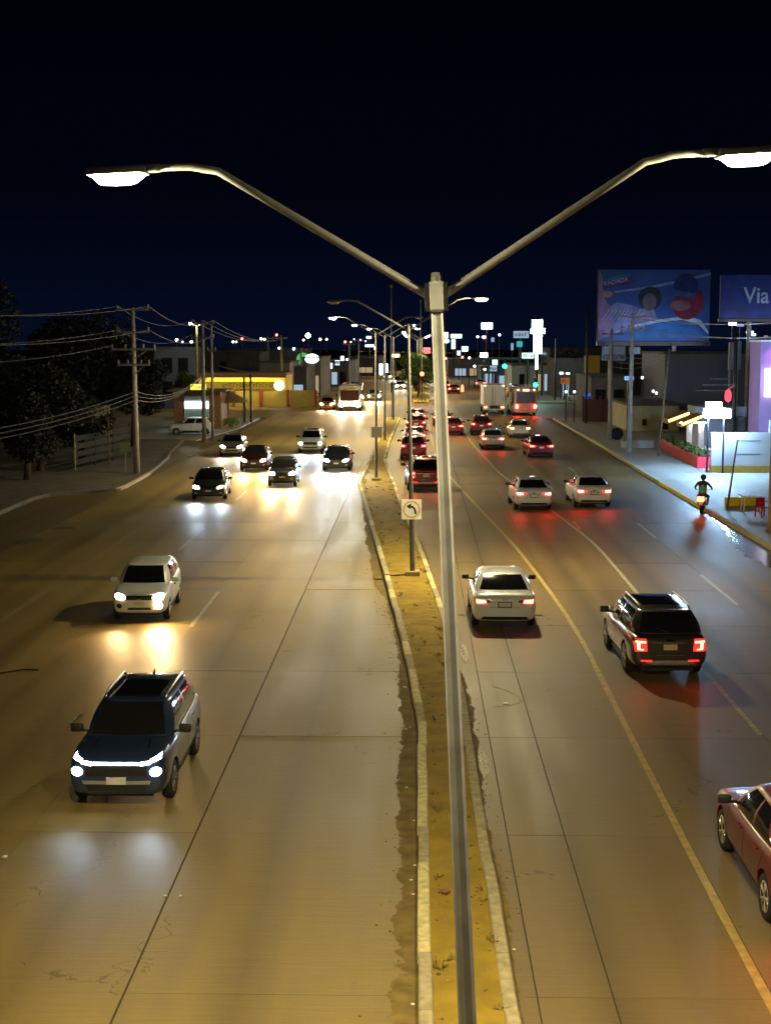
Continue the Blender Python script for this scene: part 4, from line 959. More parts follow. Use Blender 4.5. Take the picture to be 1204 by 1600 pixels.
utility_pole('short thin wooden stake leaning on the pavement beside the motorbike', R4.x, R4.y, R4t.z, [], lean=(math.atan2(R4t.x - R4.x, R4t.z), 0), m=WOOD, r0=.055, r1=.035)
for k, (px, py, pt, yy) in enumerate(((545, 600, 535, 210), (470, 610, 545, 190), (418, 600, 525, 215), (560, 590, 530, 260))):
    q = at(px, pt, yy); utility_pole(['distant utility pole right of the white shop sign cluster', 'distant utility pole left of the white oval sign', 'distant utility pole behind the grey flat-roofed building', 'farthest utility pole left of the bus'][k], q.x, yy, q.z, [(q.z - .4, .9, 0)], r0=.16)
for k, (px, yy, pt) in enumerate(((918, 135, 480), (868, 190, 530), (1150, 100, 520))):
    q = at(px, pt, yy); utility_pole(['thin pole right of the tall white pylon sign, capped with a small lamp', 'dark pole at the right kerb past the junction', 'steel pole behind the restaurant roof'][k], q.x, yy, q.z, [], r0=.12, m=STEELD)
def cable(a, b, sag, label, grp, r=.016):
    a, b = Vector(a), Vector(b); pts = []
    for k in range(15):
        t = k / 14; p = a.lerp(b, t); p.z -= sag * 4 * t * (1 - t); pts.append(p)
    tag(MB().tube(pts, r, 5).build('overhead_cable', WIRE), label, 'cable', grp)
zt = U1t.z
for (dz, dx) in ((.06, -.9), (.06, .9), (-1.3, -.9), (-1.3, .9), (-2.2, -1.2)):
    z = zt + dz
    cable((U1.x + dx, U1.y - .1, z), (-24.5 + dx, 45, z + .1), .9, 'power cable sagging left from the tall utility pole out of frame', 'cables left of the tall utility pole', .02)
    if dz > -2: cable((U1.x + dx, U1.y - .1, z), (U2.x + dx * .95 - .35, U2.y - .1, U2t.z + .10 if dz > 0 else U2t.z - 1.0), .75, 'power cable between the tall utility pole and the pair by the kiosk', 'cables from the tall pole to the kiosk pair')
for dz in (-4.9, -5.15, -5.4):
    cable((U1.x, U1.y - .2, zt + dz), (-24.5, 45, zt + dz - .5), 1.0, 'thick communication cable sagging left from low on the tall pole', 'low cables left of the tall utility pole', .028)
    cable((U1.x, U1.y + .2, zt + dz), (U2.x - .35, U2.y, U2t.z - 3.6 + dz * .1), .8, 'thick communication cable running low to the kiosk pair', 'low cables to the kiosk pair', .022)
for k in range(3):
    cable((U2.x - .35 + (-.8, 0, .8)[k], U2.y, U2t.z + .1), (U3.x + (-.7, 0, .7)[k], U3.y, 8.5), 1.0, 'power cable between the kiosk pair and the yellow shop corner', 'cables to the yellow shop corner', .02)
for k in range(4):
    cable((R1.x + (-.8, .8, -.7, .7)[k], R1.y, R1t.z - (.2, .2, 1.0, 1.0)[k]), (19.5, 40, R1t.z + .1 - .6 * (k // 2)), 1.1, 'power cable crossing in front of the billboards to the right', 'cables in front of the billboards', .018)
    cable((R1.x + (-.8, .8, -.7, .7)[k], R1.y, R1t.z - (.2, .2, 1.0, 1.0)[k]), (R2.x + (-.7, .7, -.6, .6)[k] + 0, R2.y, R2t.z + .6 - .3 * (k // 2)), .2, 'short power cable between the two grey right-hand poles', 'cables between the right-hand poles', .018)
for k in range(3):
    cable((R2.x, R2.y, R2t.z - 1.2 - .5 * k), (R3.x + .9 * 0 + (R3t.x - R3.x), R3.y, R3t.z - .1 - .2 * k), .4, 'slack wire from the leaning pole to the grey pole', 'slack wires to the leaning pole', .014)
cable((-17.0, 178.2, 7.3), (15, 184, 6.6), .4, 'span wire stretched across the avenue at the junction', None, .02)
for (x, label, px, pyt) in ((0, 'tall thin aerial mast with a round top far down the avenue', 611, 446), (1, 'tall thin mast just right of the aerial mast', 657, 470)):
    q = at(px, pyt, 300); r = thing('mast', label, 'mast', (q.x, 300, 0)); MB().tube([(0, 0, 0), (0, 0, q.z)], [.18, .09], 6).build('pole', STEEL, r)
    MB().sphere((0, 0, q.z), .45 if x == 0 else .2, 10, 6).build('top_lamp', STEEL, r)

# ================================================================== TREES AND PLANTS
def leaves(m, c, rad, n, size, rnd, shell=.55):
    for _ in range(n):
        while True:
            p = Vector((rnd.uniform(-1, 1), rnd.uniform(-1, 1), rnd.uniform(-1, 1)))
            if shell * rnd.random() < p.length < 1: break
        q = Vector((c[0] + p.x * rad[0], c[1] + p.y * rad[1], c[2] + p.z * rad[2]))
        a = Vector((rnd.gauss(0, 1), rnd.gauss(0, 1), rnd.gauss(0, .6))).normalized(); b = a.cross(Vector((rnd.gauss(0, 1), rnd.gauss(0, 1), rnd.gauss(0, 1)))).normalized()
        s = size * rnd.uniform(.6, 1.3)
        m.add([q - a * s, q + b * s * .45, q + a * s, q - b * s * .45], [(0, 1, 2, 3)])
def tree(label, x, y, h, rx, nl, leafm, seed, size=.16, group=None, z0=.1, trunk=.22, name='tree'):
    rnd = random.Random(seed); r = thing(name, label, 'tree', (x, y, z0), 0, group)
    t = MB(); t.tube([(0, 0, -.2), (.1, 0, h * .3), (.0, .1, h * .55), (.1, .1, h * .8)], [trunk, trunk * .75, trunk * .5, trunk * .15], 7)
    m = MB(); lob = 9
    for k in range(lob):
        a = 2 * PI * k / lob + rnd.uniform(-.3, .3); rr = rx * rnd.uniform(.25, .68); z = h * rnd.uniform(.38, .86)
        c = (rr * math.cos(a), rr * math.sin(a), z); s = rx * rnd.uniform(.30, .52)
        t.tube([(0, .05, h * rnd.uniform(.25, .5)), (c[0] * .6, c[1] * .6, z * .85), (c[0], c[1], z)], [trunk * .4, trunk * .22, trunk * .06], 5)
        leaves(m, c, (s, s, s * rnd.uniform(.65, 1.0)), nl // lob, size, rnd)
    leaves(m, (0, 0, h * .72), (rx * .55, rx * .55, h * .26), nl // 4, size, rnd)
    t.build('trunk', BARK, r, True); m.build('crown', leafm, r)
GT = 'dark trees massed on the left'
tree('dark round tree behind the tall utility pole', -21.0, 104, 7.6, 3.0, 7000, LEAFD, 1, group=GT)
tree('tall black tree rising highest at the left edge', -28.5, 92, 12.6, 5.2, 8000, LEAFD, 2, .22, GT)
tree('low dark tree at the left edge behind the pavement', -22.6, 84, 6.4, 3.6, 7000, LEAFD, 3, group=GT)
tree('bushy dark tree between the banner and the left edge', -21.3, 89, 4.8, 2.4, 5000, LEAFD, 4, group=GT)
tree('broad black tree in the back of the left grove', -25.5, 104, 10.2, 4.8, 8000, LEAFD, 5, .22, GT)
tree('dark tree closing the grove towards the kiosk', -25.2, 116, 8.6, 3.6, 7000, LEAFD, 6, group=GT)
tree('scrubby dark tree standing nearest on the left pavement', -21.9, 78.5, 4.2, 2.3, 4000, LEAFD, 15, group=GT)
GM = 'green trees on the median past the junction'
for k, yy in enumerate((200, 222, 246, 275)):
    tree(['nearest green tree on the far median', 'second green tree on the far median', 'third green tree on the far median', 'farthest green tree on the far median'][k], .3 - .35 * k, yy, 6.0, 2.6, 4000, LEAFG, 20 + k, .2, GM)
tree('dark tree over the right shops past the junction', 22, 205, 7, 3, 3500, LEAFD, 31, .22)
tree('small tree in front of the yellow shop roof', -24.5, 150, 4.8, 1.6, 2500, LEAFG, 33, .15)
def shrub(label, x, y, h, rx, n, seed, leafm=LEAFG, z0=.1, name='shrub', group=None):
    rnd = random.Random(seed); r = thing(name, label, 'shrub', (x, y, z0), 0, group); m = MB(); t = MB()
    for k in range(5):
        a = 2 * PI * k / 5; t.tube([(0, 0, -.05), (rx * .5 * math.cos(a), rx * .5 * math.sin(a), h * .8)], [.03, .01], 4)
    leaves(m, (0, 0, h * .55), (rx, rx, h * .5), n, .09, rnd, .3); t.build('stem', BARK, r); m.build('foliage', leafm, r)
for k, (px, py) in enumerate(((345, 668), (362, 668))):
    q = gp(px, py); shrub(['lit green shrub left of the pair by the kiosk', 'lit green shrub right of the pair by the kiosk'][k], q.x, q.y, .9, .75, 500, 40 + k, mat('leaf_lit', (.18, .28, .03), .6, var=.4, scale=3, world=True), .03)  # brighter leaf copy with the lamp light put into its colour

# ================================================================== BUILDINGS, LEFT SIDE
def box_between(px0, py0, px1, py1, Y, depth, name, m, parent=None, b=0.0):
    a, c = at(px0, py0, Y), at(px1, py1, Y)
    x0, x1 = sorted((a.x, c.x)); z0, z1 = sorted((a.z, c.z))
    return x0, x1, z0, z1
def panel(px0, py0, px1, py1, Y, thick, name, m, parent, out=0.0):
    """a slab whose front face spans the given picture rectangle at depth Y"""
    x0, x1, z0, z1 = box_between(px0, py0, px1, py1, Y, 0, name, m)
    o = Vector(parent.location) if parent else Vector((0, 0, 0))
    return MB().box(x0 - o.x, x1 - o.x, Y - out - o.y, Y - out + thick - o.y, z0 - o.z, z1 - o.z).build(name, m, parent)
def illegible(parent, x0, x1, z0, z1, y, m, n, seed, name='lettering'):
    rnd = random.Random(seed); mb = MB(); x = x0; wch = (x1 - x0) / n
    for k in range(n):
        if rnd.random() < .14: x += wch; continue
        a = x + wch * .12; b = x + wch * .82; zt_ = z1 - (z1 - z0) * rnd.choice((0, 0, .25)); st_ = wch * .22
        c = rnd.randrange(4)
        mb.box(a, a + st_, y - .012, y, z0, zt_)
        if c in (0, 1): mb.box(b - st_, b, y - .012, y, z0, zt_)
        if c in (0, 2, 3): mb.box(a + st_ + .002, b - (st_ + .002 if c == 0 else 0), y - .012, y, zt_ - (z1 - z0) * .22, zt_)
        if c in (1, 2): mb.box(a + st_ + .002, b - (st_ + .002 if c == 1 else 0), y - .012, y, z0, z0 + (z1 - z0) * .2)
        x += wch
    return mb.build(name, m, parent)
LITW = glow('sign_white_light', (.90, .95, 1.0), 5.0); LITY = glow('sign_yellow_light', (1.0, .62, .05), .28); LITWW = glow('sign_warm_light', (1.0, .86, .62), 5.0)
# yellow corner shop
Y = 171.0; xs0, xs1 = at(283, 600, Y).x, at(446, 600, Y).x
sh = thing('corner_shop', 'long yellow corner shop with lit fascia and shuttered bays', 'shop', ((xs0 + xs1) / 2, Y, 0))
hw = (xs1 - xs0) / 2; zt1 = at(440, 586, Y).z
MB().box(-hw, hw, 0, 9, 0, zt1).build('wall', YELLOWW, sh); MB().box(-hw - .2, hw + .2, -1.2, 9, zt1 + .003, zt1 + .30).build('roof', mat('roof_rust', (.17, .09, .06), .8, var=.3), sh)
zb0, zb1 = at(440, 608, Y).z, at(440, 596, Y).z
fa = MB().box(-hw + 3.0, hw - .8, -.25, -.003, zb0, zb1).build('fascia', LITY, sh)
illegible(fa, -hw + 5.0, -hw + 10.5, zb0 + .25, zb1 - .2, -.26, BLACK, 16, 3); illegible(fa, -hw + 12.0, hw - 2.4, zb0 + .25, zb1 - .2, -.26, BLACK, 12, 4)
dk = mat('sign_disc', (.8, .75, .6), .5); MB().lathe([(.62, -.05), (.62, .05)], 20, 'y', (hw - .75, -.36, (zb0 + zb1) / 2)).build('round_sign', glow('disc_light', (1.0, .86, .62), 3.2), sh)
SHUT = mat('shutter_olive', (.40, .33, .07), .6, var=.1)
for k in range(4):
    a = -hw + 3.2 + k * 3.35
    sd = MB().box(a, a + 2.95, -.10, -.003, .05, zb0 - .12).build('shutter', SHUT, sh)
    for j in range(7): MB().box(a + .02, a + 2.93, -.13, -.101, .12 + j * (zb0 - .3) / 7, .12 + (j + .8) * (zb0 - .3) / 7).build('slat', SHUT, sd)
    MB().box(a + 2.97, a + 3.30, -.30, -.003, .0, zb0 - .05).build('pier', mat('pier_red', (.28, .05, .02), .7), sh)
MB().box(-hw + .2, -hw + 2.8, -.35, -.003, .0, zt1 - .6).build('side_bay', mat('shop_white', (.5, .46, .36), .7), sh)
MB().box(-hw - .2, hw + .2, -1.30, -1.203, zt1 - .28, zt1 + .28).build('lamp_hiding_board', mat('roof_rust', (.17, .09, .06), .8), sh)  # board added to hide the light under the eaves from view
# unseen light added under the eaves to brighten shutters and ground
ev = MB().box(-hw + 3, hw - 1, -1.1, -.9, zt1 - .12, zt1 - .06).build('eaves_fill_light', glow('eaves_fill_glow', (1.0, .76, .30), 60), sh)
# kiosk
Y = 127.0; kx0, kx1 = at(272, 640, Y).x, at(345, 640, Y).x
ki = thing('taco_kiosk', 'snack kiosk with a bright white serving window and a yellow roof sign', 'kiosk', ((kx0 + kx1) / 2, Y, .03)); hw = (kx1 - kx0) / 2
zk = at(300, 612, Y).z
MB().box(-hw, hw, 0, 4, 0, zk).build('wall', mat('kiosk_brown', (.25, .13, .06), .8, var=.3), ki); MB().box(-hw - .5, hw + .6, -1.0, 4.2, zk + .003, zk + .16).build('roof', mat('kiosk_roof', (.13, .10, .08), .8), ki)
def kp(px0, py0, px1, py1, thick, name, m, par, out): return panel(px0, py0, px1, py1, Y, thick, name, m, par, out)
win = kp(289, 624, 326, 656, .10, 'serving_window', mat('kiosk_glass', (.30, .42, .40), .2), ki, .11)
lampk = kp(289, 628, 326, 637, .06, 'window_light', glow('kiosk_light', (.80, .92, 1.0), 9), ki, .20)
kp(289, 619, 326, 624, .5, 'awning', mat('awning_blue', (.35, .42, .50), .6), ki, .55)
for px in (289, 326): kp(px - 1, 624, px + 1, 656, .1, 'window_frame', WHITE, ki, .14)
kp(287, 656, 328, 659, .4, 'counter', WHITE, ki, .42)
kp(298, 600, 322, 610, .2, 'roof_sign', glow('kiosk_sign', (1.0, .80, .10), 1.6), ki, .2)
q0, q1 = at(300, 608, Y), at(320, 602, Y); illegible(ki, q0.x - ki.location.x, q1.x - ki.location.x, q0.z - .03, q1.z - .03, -.21, BLACK, 7, 9)
# palapa shelter beside it
b = gp(352, 668); pa = thing('thatched_shelter', 'round thatched shelter on a post right of the kiosk', 'shelter', (b.x, b.y + 2, .03))
hz_ = at(352, 612, b.y + 2).z
MB().lathe([(1.9, hz_ - 1.0), (1.7, hz_ - .75), (.9, hz_ - .3), (.1, hz_ + .1)], 14).build('roof', mat('thatch', (.20, .14, .08), .95, var=.4, scale=12, bump=.6), pa)
MB().tube([(0, 0, 0), (0, 0, hz_)], .07, 6).build('post', WOOD, pa); MB().tube([(1.5, -.5, 0), (1.5, -.5, hz_ - .9)], .05, 6).build('post', WOOD, pa)
MB().box(-.9, -.1, -.4, .3, 0, hz_ - 1.0).build('brick_pillar', mat('pillar_pink', (.45, .22, .15), .8, var=.2), pa)
MB().box(1.35, 1.65, -.62, -.5, hz_ - .95, hz_ - .86).build('lamp', glow('shelter_lamp', (1.0, .85, .6), 8), pa)
# pavement furniture, fence, banner
q = gp(196, 740); sg = thing('street_sign', 'small green sign on a thin post beside the tall utility pole', 'traffic sign', (q.x, q.y, .13)); zz = at(196, 692, q.y).z
MB().tube([(0, 0, -.1), (0, 0, zz - .1)], .03, 6).build('post', STEEL, sg); MB().box(-.3, .3, -.06, -.03, zz - .65, zz - .1, .005).build('panel', mat('sign_green', (.16, .22, .05), .5), sg)
Y = 88.0; a, c = at(121, 660, Y), at(170, 636, Y); bn = thing('banner', 'pale blank banner tilted against the dark trees', 'banner', ((a.x + c.x) / 2, Y, .13))
w2 = (c.x - a.x) / 2; MB().add([(-w2, 0, a.z - .3), (w2, .2, a.z + .1), (w2, .2, c.z), (-w2, 0, c.z - .25), (-w2, .05, a.z - .3), (w2, .25, a.z + .1), (w2, .25, c.z), (-w2, .05, c.z - .25)], [(0, 1, 2, 3), (4, 7, 6, 5), (0, 4, 5, 1), (1, 5, 6, 2), (2, 6, 7, 3), (3, 7, 4, 0)]).build('sheet', mat('banner_tan', (.30, .25, .19), .8), bn)
for s_ in (-1, 1): MB().tube([(s_ * w2 * .9, .2, -.1), (s_ * w2 * .9, .2, c.z - .2)], .05, 6).build('post', WOOD, bn)
fe = thing('wire_fence', 'dark slatted fence between the trees and the left pavement', 'fence', (-20.6, 84.5, .13))
for k in range(4):
    MB().tube([(k * .42, k * 3.4, -.1), (k * .42, k * 3.4, 2.2)], .05, 6).build('post', KERB if k == 0 else mat('fence_dark', (.012, .011, .010), .9), fe)
for k in range(3):
    for j in range(4): MB().box(0, .03, .05, 3.35, .3 + j * .48, .62 + j * .48).build('slat', mat('fence_dark', (.012, .011, .010), .9), fe, loc=(k * .42 + .02, k * 3.4, 0)).rotation_euler.z = -math.atan(.42 / 3.4)
# hedge of buildings
def far_block(label, px0, px1, pytop, Y, depth, m, wins=(), name='building', seed=1, cat='building', glowm=None, roofm=None):
    x0, x1 = at(px0, 500, Y).x, at(px1, 500, Y).x; h = at(px0, pytop, Y).z
    r = thing(name, label, cat, ((x0 + x1) / 2, Y, 0)); hw = (x1 - x0) / 2
    MB().box(-hw, hw, 0, depth, 0, h).build('wall', m, r); MB().box(-hw - .12, hw + .12, -.12, depth + .1, h + .002, h + .22).build('roof', roofm or DARKW, r)
    rnd = random.Random(seed)
    for (u0, u1, v0, v1, lit) in wins:
        f = MB().box(lerp(-hw, hw, u0), lerp(-hw, hw, u1), -.08, -.003, lerp(0, h, v0), lerp(0, h, v1)).build('window', lit or GLASS, r)
        MB().box(lerp(-hw, hw, u0) - .08, lerp(-hw, hw, u1) + .08, -.14, -.081, lerp(0, h, v0) - .12, lerp(0, h, v0) - .03).build('sill', m, f)
    return r
WW = glow('window_dim_warm', (1.0, .75, .42), .35); WC = glow('window_dim_cool', (.6, .8, 1.0), .5)
far_block('grey flat-roofed building behind the yellow shop', 405, 452, 567, 182, 14, mat('mauve_wall', (.16, .16, .22), .85), [(.1, .3, .5, .75, None), (.6, .85, .5, .75, None)])
far_block('dark two-storey building behind the kiosk', 240, 302, 545, 168, 8, mat('blue_wall', (.06, .075, .11), .85), [(.2, .45, .6, .85, None), (.6, .85, .6, .85, None), (.2, .45, .2, .45, None)])
far_block('dark low block left of the aerial pole', 300, 405, 552, 205, 10, DARKW, [(.1, .2, .5, .8, None), (.4, .5, .5, .8, None)])
far_block('shadowed shop block right of the yellow shop', 450, 478, 575, 188, 26, DARKW, [(.2, .8, .1, .5, WC)])
far_block('grey shop with white shopfront behind the yellow pole', 470, 500, 560, 205, 24, GREYW, [(.1, .4, .1, .55, None), (.55, .9, .1, .55, WW)])
far_block('dim shop row under the white lit signs on the left', 498, 545, 566, 250, 40, GREYW, [(.1, .3, .1, .6, WC), (.4, .6, .1, .6, WC), (.7, .9, .1, .6, None)])
far_block('farthest low block on the left of the avenue', 540, 592, 560, 330, 60, DARKW, [(.2, .8, .2, .5, WW)])
far_block('long dark roofline on the left horizon', 120, 470, 546, 300, 30, DARKW, [(.5, .52, .6, .75, WW), (.7, .72, .6, .75, WC)])

# ================================================================== BUILDINGS, RIGHT SIDE
far_block('grey block past the red panel', 925, 990, 590, 150, 14, GREYW, [(.1, .35, .3, .7, None), (.55, .8, .3, .7, None)])
far_block('cream-walled building with a dark roof behind the grey pole', 984, 1064, 634, 124, 12, CREAM, [(.28, .36, .25, .5, None), (.62, .78, .1, .45, None)], roofm=DARKW)
far_block('long blue-grey warehouse under the big billboard', 1040, 1240, 553, 138, 14, mat('warehouse', (.16, .19, .26), .8), [(.66, .74, .78, .93, WC)])
far_block('pale shopfront beyond the green signals', 800, 866, 571, 215, 18, mat('pale_front', (.32, .36, .37), .8), [(.18, .3, .12, .7, None), (.55, .7, .12, .7, WW), (.78, .92, .12, .7, WC)])
far_block('dark shop right of the green signals', 868, 930, 562, 200, 12, DARKW, [(.2, .35, .05, .45, WC), (.55, .72, .1, .5, WW)])
far_block('dim blue shop left of the pale shopfront', 752, 802, 575, 250, 20, mat('blue_shop', (.12, .18, .26), .8), [(.1, .4, .15, .7, WC), (.55, .85, .15, .6, WC)])
far_block('farthest shop block on the right of the avenue', 700, 756, 562, 320, 40, GREYW, [(.2, .5, .1, .5, WC), (.6, .9, .1, .5, WW)])
far_block('black skyline block behind the right shops', 860, 1010, 545, 260, 20, DARKW, [(.3, .36, .5, .7, WW)])
# brick fence and red panel
Y = 135.0; rq0, rq1 = at(955.5, 660, Y), at(968, 628, Y); rp_ = thing('lit_red_panel', 'glowing red door panel beside the grey pole', 'panel', (rq0.x, Y, .09)); z1 = rq1.z
MB().box(0, rq1.x - rq0.x, 0, .10, .25, z1 - .1, .01).build('panel', glow('red_panel', (1.0, .012, .012), 1.3), rp_); MB().box(-.1, rq1.x - rq0.x + .1, .11, .2, 0, z1 + .05).build('frame', STEELD, rp_)
fw_ = thing('brick_wall', 'dark brick yard wall left of the red panel', 'wall', (16.2, 138, .09))
BRK = mat('brick_dark', (.13, .055, .045), .9, var=.3)
for k in range(6):
    MB().box(k * .55, k * .55 + .22, -.05, .05, 0, 2.5).build('pier', BRK, fw_)
for k in range(5): MB().box(k * .55 + .224, k * .55 + .546, -.02, .03, 0, 2.2).build('panel', BRK, fw_)
# low concrete block and tyre by the grey pole
q = gp(1000, 703); tag(MB().box(-1.3, 1.0, -.4, .4, 0, .55, .03).build('concrete_block', WALK, loc=(q.x, q.y + .5, .13)), 'low pale concrete block beside the grey utility pole', 'block')
q = gp(963, 690); tag(MB().lathe([(.28, -.12), (.44, -.13), (.5, -.06), (.5, .06), (.44, .13), (.28, .12)], 18, 'y').build('old_tyre', RUBBER, loc=(q.x, q.y, .63), smooth=True), 'old tyre standing against the grey utility pole', 'tyre')
# restaurant: white wall with ochre skirting
WALLW = mat('render_white', (.66, .67, .70), .75, var=.06, scale=.8)
w0, w1 = gp(1110, 741), gp(1196, 741); rw = thing('restaurant_wall', 'white rendered restaurant wall with an ochre skirting', 'wall', (w0.x, w0.y, .09)); ww = 5.2; zt2 = at(1110, 676, w0.y).z - .09
MB().box(0, ww, 0, .25, .42, zt2).build('wall', WALLW, rw); MB().box(-.03, ww + .03, -.04, .28, -.05, .418).build('skirting', mat('ochre', (.55, .33, .05), .7), rw)
MB().box(3.4, ww, .02, .24, zt2 + .002, zt2 + .75).build('raised_end', WALLW, rw)
for zz in (1.1, 1.9): MB().box(1.5, 2.9, -.012, -.001, zz, zz + .03).build('rail_groove', GREYW, rw)
MB().box(-.06, ww + .06, -.05, .30, zt2 + .76, zt2 + .80).build('coping', WHITE, rw) if 0 else None
# restaurant porch with columns, striped roof edge and floodlights
Y = 101.0; pc = thing('restaurant_porch', 'restaurant porch with white columns and glowing yellow roof edges', 'porch', (at(1080, 700, Y).x, Y, .09))
LEDY = glow('led_yellow', (1.0, .82, .12), 7)
MB().box(-.9, .9, -.35, -.15, at(1085, 662, Y).z - .02, at(1085, 662, Y).z + .03).build('porch_fill_lamp', glow('porch_fill_glow', (.95, .95, 1.0), 60), pc)  # lamp added under the roof to brighten the columns
ox = pc.location.x
def px_x(px, Y_): return at(px, 600, Y_).x - ox
for px in (1078, 1097): MB().box(px_x(px, Y) - .17, px_x(px, Y) + .17, -.17, .17, 0, at(px, 660, Y).z - .09, .02).build('column', WHITE, pc)
for (pa_, pb_) in (((1066, 662), (1098, 649)), ((1044, 657), (1076, 645))):
    a, c = at(*pa_, Y - (.6 if pa_[0] > 1050 else -3)), at(*pb_, Y - (.6 if pa_[0] > 1050 else -3))
    yy = a.y - Y
    MB().add([(a.x - ox, yy, a.z - .35), (c.x - ox, yy, c.z - .35), (c.x - ox, yy, c.z), (a.x - ox, yy, a.z), (a.x - ox, yy + 2.4, a.z - .35), (c.x - ox, yy + 2.4, c.z - .35), (c.x - ox, yy + 2.4, c.z), (a.x - ox, yy + 2.4, a.z)], [(0, 1, 2, 3), (4, 7, 6, 5), (0, 4, 5, 1), (1, 5, 6, 2), (2, 6, 7, 3), (3, 7, 4, 0)]).build('roof', mat('awning_brown', (.22, .10, .02), .7), pc)
    MB().tube([(a.x - ox, yy - .06, a.z - .12), (c.x - ox, yy - .06, c.z - .12)], .08, 6).build('light_strip', LEDY, pc)
MB().box(px_x(1060, Y), px_x(1112, Y), -2.0, 4, -.05, .22).build('floor', WALLW, pc)
MB().box(px_x(1100, Y), px_x(1180, Y), 2.5, 6, 0, at(1140, 640, Y).z).build('back_wall', mat('porch_back', (.35, .40, .50), .8), pc)
MB().box(px_x(1142, Y), px_x(1172, Y), 1.2, 2.4, .4, at(1150, 655, Y).z).build('booth', GREYW, pc)
Yl = 83.4; a, c = at(1100, 655, Yl), at(1142, 634, Yl)
fl = thing('lit_sign', 'overexposed white light box over the restaurant entrance', 'sign', ((a.x + c.x) / 2, Yl, .09)); FLD = glow('flood_white', (.40, .68, 1.0), 360)
hw = (c.x - a.x) / 2; MB().box(-hw, hw, 0, .35, a.z, c.z - .3, .05).build('light_box', FLD, fl); MB().box(-hw + .1, hw * .3, .0, .30, c.z - .298, c.z + .12, .05).build('upper_box', FLD, fl)
for sg_ in (-.6, .6): MB().tube([(sg_ * hw, .41, -.1), (sg_ * hw, .45, c.z - .2)], .06, 6).build('post', STEELD, fl)
lt = at(1137, 618, 97); tag(MB().lathe([(.05, -.45), (.22, -.3), (.24, 0), (.2, .3), (.06, .42)], 10).tube([(0, 0, .4), (.4, 0, .7)], .02, 5).build('red_lantern', glow('lantern', (1.0, .10, .16), 1.2), loc=(lt.x, 97, lt.z)), 'small pink-red lantern hanging above the light box', 'lantern')
for k in range(3):
    y_, a_, c_ = 98 + k, at(1110 - 12 * k, 592 + 9 * k, 98 + k), at(1140 + 6 * k, 592 + 9 * k, 98 + k)
    tag(MB().tube([a_, c_], .03, 5).build('roof_bar', STEEL), ['upper steel bar catching the light above the light box', 'middle steel bar catching the light above the light box', 'lower steel bar catching the light above the light box'][k], 'bar')
a, c = at(1112, 592, 97), at(1160, 640, 97)
# planter
p0, p1 = gp(1032, 702), gp(1090, 734); pln = thing('planter', 'long red planter of shrubs along the restaurant front', 'planter', (p0.x, p0.y, .09)); d = p1 - p0; L_ = d.length; ang = math.atan2(d.y, d.x)
pln.rotation_euler.z = ang
RED = mat('planter_red', (.50, .015, .04), .6)
for nm, bb in (('side', (0, L_, -.08, .08)), ('side', (0, L_, .92, 1.08)), ('end', (-.16, -.003, -.08, 1.08)), ('end', (L_ + .003, L_ + .16, -.08, 1.08))): MB().box(*bb, -.05, .72).build(nm, RED, pln)
MB().box(.002, L_ - .002, .082, .918, 0, .60).build('soil', SOIL, pln)
for k in range(6):
    q = p0 + d * ((k + .5) / 6) + Vector((.3, .15, 0)); shrub('low green shrub in the red planter, ' + ['at its far end by the leaning pole', 'second from its far end', 'third from its far end', 'third from its near end', 'second from its near end', 'at its near end'][k], q.x, q.y, .55, .5, 260, 60 + k, LEAFG, .66, 'planter_shrub', 'shrubs in the red planter')
# yellow low wall, table and chair, pillar, purple building
q0, q1 = gp(1133, 795), gp(1168, 790); tag(MB().box(0, 1.55, 0, .3, 0, .42, .03).build('yellow_kerb_block', mat('yellow_bright', (.80, .62, .02), .6), loc=(q0.x, q0.y, .13)), 'low bright yellow wall block on the right pavement', 'block')
q = gp(1172, 803); tb = thing('plastic_table', 'white plastic table beside the brown pillar', 'table', (q.x, q.y, .13))
MB().box(-.45, .45, -.4, .4, .70, .74, .01).build('table_top', WHITE, tb)
for sx_ in (-.38, .38):
    for sy_ in (-.33, .33): MB().tube([(sx_, sy_, 0), (sx_ * .9, sy_ * .9, .70)], .03, 6).build('leg', WHITE, tb)
REDP = mat('plastic_red', (.55, .02, .035), .4)
q = gp(1188, 812); ch = thing('plastic_chair', 'red plastic chair between the table and the brown pillar', 'chair', (q.x + .05, q.y - .15, .13), .4)
MB().box(-.25, .25, -.24, .24, .42, .46, .015).build('seat', REDP, ch)
for sx_ in (-.22, .22):
    for sy_ in (-.21, .21): MB().tube([(sx_ * 1.1, sy_ * 1.1, 0), (sx_, sy_, .42)], .025, 6).build('leg', REDP, ch)
    MB().tube([(sx_ * 1.15, -.2, .44), (sx_ * 1.2, -.2, .66), (sx_ * 1.15, .22, .68)], .022, 6).build('arm', REDP, ch)
v = []; 
MB().box(-.24, .24, .20, .24, .463, .86, .02).build('backrest', REDP, ch)
q = gp(1207, 836); tag(MB().tube([(0, 0, -.05), (0, 0, .25), (0, 0, 6.5)], [.40, .27, .25], 12).build('concrete_pillar', mat('pillar_brown', (.22, .15, .10), .8, var=.3, scale=3, bump=.3), loc=(q.x + .05, q.y, .13), smooth=True), 'brown round pillar cut off by the right edge of the frame', 'pillar')
Y = 92.0; pu = thing('purple_building', 'purple-lit corner building with a bright screen at the right edge', 'building', (at(1187, 600, Y).x, Y, .09)); zt3 = at(1180, 536, Y).z
PUR = mat('purple_wall', (.34, .20, .42), .8, var=.12, scale=1)
MB().box(0, 6, 0, 3, 0, zt3).build('wall', PUR, pu); MB().box(-.1, 6.1, -.1, 3, zt3 + .002, zt3 + .12).build('parapet', WHITE, pu)
MB().box(.55, .95, -.5, -.3, zt3 + .13, zt3 + .2).build('wall_washer', STEELD, pu)
